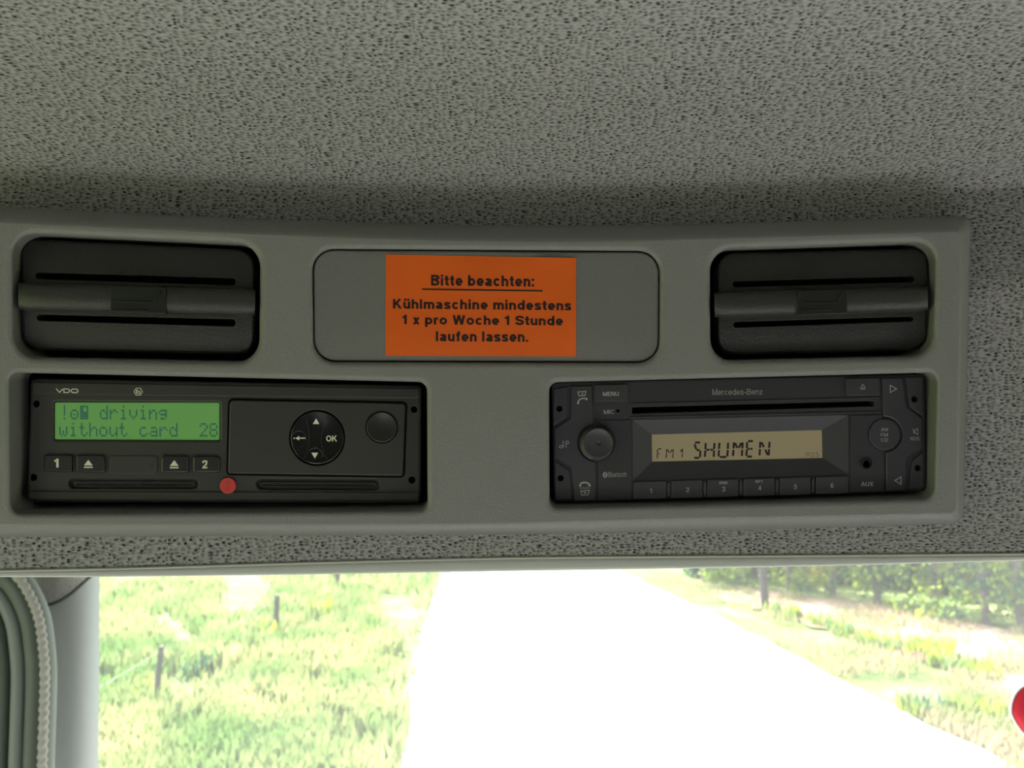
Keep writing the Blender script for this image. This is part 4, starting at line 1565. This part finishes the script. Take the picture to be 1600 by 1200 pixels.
PXM = SY / F * 1.03
for name, d, wpx, yd, dep, mt, lb in (('flange', 8, 8.5, 0.012, 0.010, 'rubber_light', 'pale flange strip outside the braid'),
                                      ('rubber_band', -14, 13, 0.004, 0.012, 'rubber', 'dark green-grey rubber band'),
                                      ('groove', -26, 5, 0.022, 0.010, 'pillar_dark', 'dark strip for the groove shade'),
                                      ('rubber_band', -38, 10.5, 0.006, 0.013, 'rubber_light', 'paler inner rubber band'),
                                      ('groove', -50, 6, 0.022, 0.010, 'pillar_dark', 'dark strip for the groove shade'),
                                      ('window_frame', -66, 14, 0.010, 0.015, 'rubber', 'dark inner window frame')):
    m = MB()
    tube(m, shifted(d, yd), wpx * PXM, dep, 16)
    tag(m.build(name, M[mt], door), lb)
m = MB()
pts = shifted(0, -0.008)
dense = []
tot = 0
for a, b in zip(pts, pts[1:]):
    k = max(1, int((b - a).length / 0.0016))
    for j in range(k):
        dense.append(a.lerp(b, j / k))
rings = []
for i, p in enumerate(dense):
    a, b = dense[max(0, i - 1)], dense[min(len(dense) - 1, i + 1)]
    t = (b - a).normalized()
    sd = t.cross(Vector((0, 1, 0))).normalized(); fw_ = sd.cross(t).normalized()
    r = []
    for j in range(12):
        an = 2 * math.pi * j / 12
        rr_ = 0.0056 * (1 + 0.16 * math.sin(i * 1.05 + an * 1.0))
        r.append(p + sd * rr_ * math.cos(an) + fw_ * rr_ * math.sin(an))
    rings.append(r)
m.strip(rings)
tag(m.build('braid', M['braid'], door), 'twisted pale braid')
# ------------------------------------------------------------------ red ornament at the right edge
orn = thing('hanging_ornament', at_y(1622, 1170, 0.95), 'red rounded hanging ornament with white piping, cut by the right edge of the picture', 'ornament')
C0 = at_y(1620, 1120, 0.95)
m = MB()
rings = []
for k in range(15):
    ph = math.pi * k / 14 - math.pi / 2
    z = 0.0335 * math.sin(ph)
    r = math.cos(ph)
    wv = (0.0300 if z > 0 else 0.0300 + z * 0.30) * r
    rings.append([C0 + Vector((wv * math.cos(2 * math.pi * j / 24), 0.014 * r * math.sin(2 * math.pi * j / 24), z + 0.004)) for j in range(24)])
m.strip(rings)
m.build('cushion', M['pennant'], orn)
m = MB()
pts = []
for k in range(41):
    ph = 2 * math.pi * k / 40
    z = 0.0350 * math.sin(ph)
    wv = (0.0312 if z > 0 else 0.0312 + z * 0.30)
    pts.append(C0 + Vector((wv * math.cos(ph), 0.0, z + 0.004)))
tube(m, pts, 0.0014, 0.0014, 8)
m.build('piping', M['pennant_rim'], orn)
m = MB(); tube(m, [C0 + Vector((0, 0, 0.038)), C0 + Vector((0.10, 0.01, 0.25)), C0 + Vector((0.18, 0.02, 0.44))], 0.0008, 0.0008, 6)
m.build('cord', M['pennant_rim'], orn)

# ------------------------------------------------------------------ outside
RL = [(596, 1240), (600, 1200), (616, 1130), (640, 1050), (662, 980), (685, 915), (695, 880)]
RR = [(1670, 1240), (1581, 1200), (1450, 1130), (1300, 1055), (1180, 992), (1086, 946), (985, 900), (955, 884)]
pl = [ground(*p, 0.02) for p in RL]
pr = [ground(*p, 0.02) for p in RR]


def extend(ps):
    d = (ps[-1] - ps[-3]).normalized()
    b = (ps[0] - ps[1]).normalized()
    return [ps[0] + b * 25] + ps + [ps[-1] + d * 60]


pl, pr = extend(pl), extend(pr)


def resample(ps, n):
    L_ = [0]
    for a, b in zip(ps, ps[1:]):
        L_.append(L_[-1] + (b - a).length)
    out = []
    for k in range(n):
        s_ = L_[-1] * k / (n - 1)
        i = max(i for i in range(len(L_)) if L_[i] <= s_ + 1e-9)
        i = min(i, len(ps) - 2)
        out.append(ps[i].lerp(ps[i + 1], (s_ - L_[i]) / (L_[i + 1] - L_[i])))
    return out


A, B = resample(pl, 140), resample(pr, 140)
m = MB()
m.strip([[a + Vector((0.10 * noise.noise(a * 1.7), 0, 0)) for a in A], [a.lerp(b, .5) + Vector((0, 0, .05)) for a, b in zip(A, B)], [b + Vector((0.16 * noise.noise(b * 1.3), 0, 0)) for b in B]], closed=False)
tag(m.build('road', M['road']), 'sunlit pale road running ahead between two verges', kind='structure')
m = MB()
G = 60
vs, fs = [], []
for i in range(G + 1):
    for j in range(G + 1):
        x_ = -70 + 150 * i / G; y_ = -30 + 180 * j / G
        vs.append((x_, y_, -0.05 + 0.03 * noise.noise(Vector((x_ * .3, y_ * .3, 0)))))
for i in range(G):
    for j in range(G):
        k = i * (G + 1) + j
        fs.append((k, k + G + 1, k + G + 2, k + 1))
m.add(vs, fs, 0, True)
tag(m.build('ground', M['meadow']), 'green meadow on both sides of the road', kind='structure')
# dry bank right of the road
m = MB()
bank_px = [(1150, 917), (1330, 938), (1450, 962), (1600, 988), (1680, 1002), (1680, 1150), (1600, 1105), (1450, 1030), (1300, 985), (1200, 955), (1110, 932)]
bd = []
for i in range(len(bank_px)):
    a, b = Vector(bank_px[i]), Vector(bank_px[(i + 1) % len(bank_px)])
    for k in range(10):
        q = a.lerp(b, k / 10)
        bd.append(q + Vector((9 * noise.noise(Vector((q.x * .05, q.y * .05, 1))), 5 * noise.noise(Vector((q.x * .06, q.y * .06, 5))))))
bp_ = [ground(p.x, p.y, -0.012) for p in bd]
m.add(bp_, [tuple(range(len(bp_)))], 0)
tag(m.build('ground_bank', M['earth']), 'dry brownish strip of bank before the trees', kind='structure')


def blades(mb, cx, cy, z, n, h, spread, rnd):
    for _ in range(n):
        a = rnd.uniform(0, 6.283); r = spread * math.sqrt(rnd.random())
        bx, by = cx + r * math.cos(a), cy + r * math.sin(a)
        hh = h * rnd.uniform(.5, 1.2)
        d = rnd.uniform(0, 6.283); lean = hh * rnd.uniform(.1, .6)
        wdt = hh * rnd.uniform(.06, .14)
        sx, sy = -math.sin(d) * wdt, math.cos(d) * wdt
        tx, ty = bx + math.cos(d) * lean, by + math.sin(d) * lean
        mb.add([(bx - sx, by - sy, z), (bx + sx, by + sy, z), ((bx + tx) / 2 + sx * .8, (by + ty) / 2 + sy * .8, z + hh * .62),
                ((bx + tx) / 2 - sx * .8, (by + ty) / 2 - sy * .8, z + hh * .62), (tx, ty, z + hh)], [(0, 1, 2, 3), (3, 2, 4)])


rnd = random.Random(3)
m = MB()
cnt = 0
while cnt < 2600:
    px, py = rnd.uniform(120, 700), rnd.uniform(880, 1260)
    edge = lin([(880, 693), (915, 683), (980, 660), (1050, 638), (1130, 614), (1200, 600), (1300, 590)], py)
    if px > edge - 4: continue
    if noise.noise(Vector((px * .012, py * .02, 3))) < -0.12: continue
    p = ground(px, py)
    blades(m, p.x, p.y, -0.02, 9, 0.30, 0.22, rnd); cnt += 1
tag(m.build('meadow_grass', M['grass']), 'tall sunlit meadow grass left of the road', 'grass', kind='stuff')
m = MB()
cnt = 0
while cnt < 1500:
    px, py = rnd.uniform(960, 1660), rnd.uniform(885, 1240)
    edge = lin([(884, 955), (900, 985), (946, 1086), (992, 1180), (1055, 1300), (1130, 1450), (1200, 1590)], py)
    if px < edge + 14: continue
    if py < 905 + (px - 1060) * 0.13: continue
    if noise.noise(Vector((px * .012, py * .02, 9))) < -0.05: continue
    p = ground(px, py)
    blades(m, p.x, p.y, -0.01, 6, 0.13, 0.25, rnd); cnt += 1
tag(m.build('verge_grass', M['verge']), 'short dry verge grass right of the road', 'grass', kind='stuff')
# darker weeds in a slanting row on the right
m = MB()
for px, py in ((1210, 957), (1240, 965), (1275, 975), (1310, 986), (1335, 994), (1360, 1003), (1385, 1013), (1415, 1024), (1440, 1028), (1460, 1018), (1445, 1015), (1475, 1035), (1500, 1045), (1525, 1058), (1425, 1112), (1500, 1115), (1545, 1122)):
    p = ground(px, py)
    for q in range(3):
        blades(m, p.x + rnd.uniform(-.15, .15), p.y + rnd.uniform(-.15, .15), -0.01, 14, 0.22, 0.16, rnd)
tag(m.build('dark_weeds', M['leaf']), 'dark weeds in a slanting row right of the road', 'weeds', kind='stuff')


# fence posts
def fence_post(px, ytop, ybot, wpx, lean, label, group=None):
    b = ground((px), ybot)
    d = (b - EYE).dot(FW)
    h = (ybot - ytop) * d / F
    r = wpx * d / F / 2
    m = MB()
    rings = []
    for k in range(9):
        t = k / 8
        c = b + Vector((lean * h * t, 0, -0.05 + (h + 0.05) * t))
        rr_ = r * (1.08 - .12 * t)
        rings.append([c + Vector((rr_ * (1 + .12 * noise.noise(Vector((k * .8, j, px)))) * math.cos(2 * math.pi * j / 10), rr_ * math.sin(2 * math.pi * j / 10), 0)) for j in range(10)])
    m.strip(rings)
    m.add(rings[-1], [tuple(range(10))])
    tag(m.build('fence_post', M['post']), label, 'fence post', group)
    return b + Vector((lean * h, 0, h))


t1 = fence_post(241, 1014, 1118, 9, 0.04, 'nearest grey wooden fence post in the meadow left of the road')
t2 = fence_post(430, 932, 1000, 9, 0.0, 'middle fence post in the meadow beside a dark tussock')
t3 = fence_post(526, 868, 920, 8, 0.0, 'farthest fence post in the meadow, cut off by the header')
t4 = fence_post(1196, 850, 952, 12, -0.02, 'lone dark leaning post on the verge right of the road')
m = MB()
ext = t1 + (t1 - t2)
for p, q in ((ext, t1), (t1, t2), (t2, t3)):
    pts = [p.lerp(q, k / 8) + Vector((0, 0, -0.10 * 4 * (k / 8) * (1 - k / 8) - 0.04)) for k in range(9)]
    tube(m, pts, 0.0016, 0.0016, 5)
tag(m.build('fence_wire', M['wire']), 'thin pale wire strung along the meadow posts', 'wire')
m = MB()
for px, py in ((424, 1003), (418, 998), (232, 1112), (250, 1118), (500, 960), (310, 1052), (560, 1010)):
    p = ground(px, py); blades(m, p.x, p.y, -0.02, 18, 0.36, 0.26, rnd)
tag(m.build('dark_tussocks', M['leaf']), 'dark tussocks standing among the meadow grass', 'weeds', kind='stuff')


# trees and bushes at the right
def tree(px, py, height, crown, nleaf, trunk_px, label, seed, low=0.3):
    rd = random.Random(seed)
    b = ground(px, py)
    d = (b - EYE).dot(FW)
    t = thing('tree', b, label, 'tree', None)
    r = trunk_px * d / F / 2
    m = MB()
    pts = [b + Vector((0.15 * noise.noise(Vector((seed, k * .4, 0))), 0.1 * noise.noise(Vector((k * .4, seed, 0))), height * k / 10 - 0.05)) for k in range(11)]
    rings = []
    for k, p in enumerate(pts):
        rr_ = r * (1.15 - .75 * k / 10)
        rings.append([p + Vector((rr_ * math.cos(2 * math.pi * j / 9), rr_ * math.sin(2 * math.pi * j / 9), 0)) for j in range(9)])
    m.strip(rings)
    for _ in range(7):
        k = rd.randint(4, 9)
        a = rd.uniform(0, 6.28)
        L_ = crown * rd.uniform(.5, .9)
        q = [pts[k] + Vector((math.cos(a) * L_ * u, math.sin(a) * L_ * u, L_ * .5 * u)) for u in (0, .35, .7, 1)]
        tube(m, q, r * .28, r * .28, 5)
    m.build('trunk', M['bark'], t)
    m = MB()
    clumps = [(rd.uniform(-1, 1) * crown, rd.uniform(-1, 1) * crown * .7, rd.uniform(low, height), rd.uniform(.25, .6)) for _ in range(26)]
    for _ in range(nleaf):
        cx, cy, cz, cr = rd.choice(clumps)
        v = Vector((rd.gauss(0, 1), rd.gauss(0, 1), rd.gauss(0, 1))) * cr * .5
        c = b + Vector((cx, cy, cz)) + v
        if c.z < 0.05: c.z = 0.05 + rd.random() * .3
        n_ = Vector((rd.gauss(0, 1), rd.gauss(0, 1), rd.gauss(0, 1) + .4)).normalized()
        u = n_.orthogonal().normalized(); w_ = n_.cross(u)
        s_ = rd.uniform(.05, .10)
        m.add([c - u * s_, c + w_ * s_ * .55 + n_ * s_ * .15, c + u * s_, c - w_ * s_ * .55 + n_ * s_ * .15], [(0, 1, 2, 3)])
    tag(m.build('foliage', M['leaf'], t), kind='stuff')


TL = [(1100, 906, 4.5, 1.3, 1800, 8, 'farthest roadside tree, dark and low, left of the lone post'),
      (1165, 912, 4.5, 1.2, 1800, 8, 'roadside tree just left of the lone post'),
      (1232, 919, 4.2, 1.1, 1700, 9, 'roadside tree just right of the lone post'),
      (1300, 926, 4.6, 1.2, 2000, 10, 'leafy roadside tree, third from the lone post toward the right edge'),
      (1372, 940, 4.4, 1.1, 2000, 11, 'bright leafed roadside tree right of centre of the row'),
      (1468, 952, 4.8, 1.1, 2000, 13, 'roadside tree with a pale grey trunk near the right edge'),
      (1540, 972, 4.2, 1.0, 2000, 10, 'bushy tree between two grey trunks near the right edge'),
      (1598, 980, 4.8, 1.0, 2000, 13, 'grey trunked tree at the right edge of the picture')]
for i, (px, py, hh, cr, nl, tp, lb) in enumerate(TL):
    tree(px, py, hh, cr, nl, tp, lb, 11 + i, 0.15)
# darker bushes behind the row close the view
for i, (px, py) in enumerate(((1120, 897), (1190, 899), (1270, 903), (1350, 908), (1430, 915), (1520, 925), (1610, 938))):
    rd = random.Random(50 + i)
    b = ground(px, py)
    m = MB()
    for _ in range(1700):
        v = Vector((rd.uniform(-1, 1), rd.uniform(-.6, .6), abs(rd.gauss(0, .9)) + .05))
        c = b + v
        n_ = Vector((rd.gauss(0, 1), rd.gauss(0, 1), rd.gauss(0, 1))).normalized()
        u = n_.orthogonal().normalized(); w_ = n_.cross(u); s_ = rd.uniform(.08, .15)
        m.add([c - u * s_, c + w_ * s_ * .6, c + u * s_, c - w_ * s_ * .6], [(0, 1, 2, 3)])
    t = thing('bush', b, ['hazy bush far left of the row behind the trees', 'hazy bush behind the lone post', 'hazy bush behind the trees right of the lone post',
              'hazy bush behind the middle of the tree row', 'hazy bush behind the bright leafed tree', 'hazy bush behind the pale trunked tree', 'hazy bush behind the tree at the right edge'][i], 'bush')
    tag(m.build('foliage', M['leaf'], t), kind='stuff')
    m = MB(); tube(m, [b + Vector((0, 0, -.05)), b + Vector((0.05, 0, .6)), b + Vector((-.05, .1, 1.3))], .04, .04, 6)
    m.build('stem', M['bark'], t)
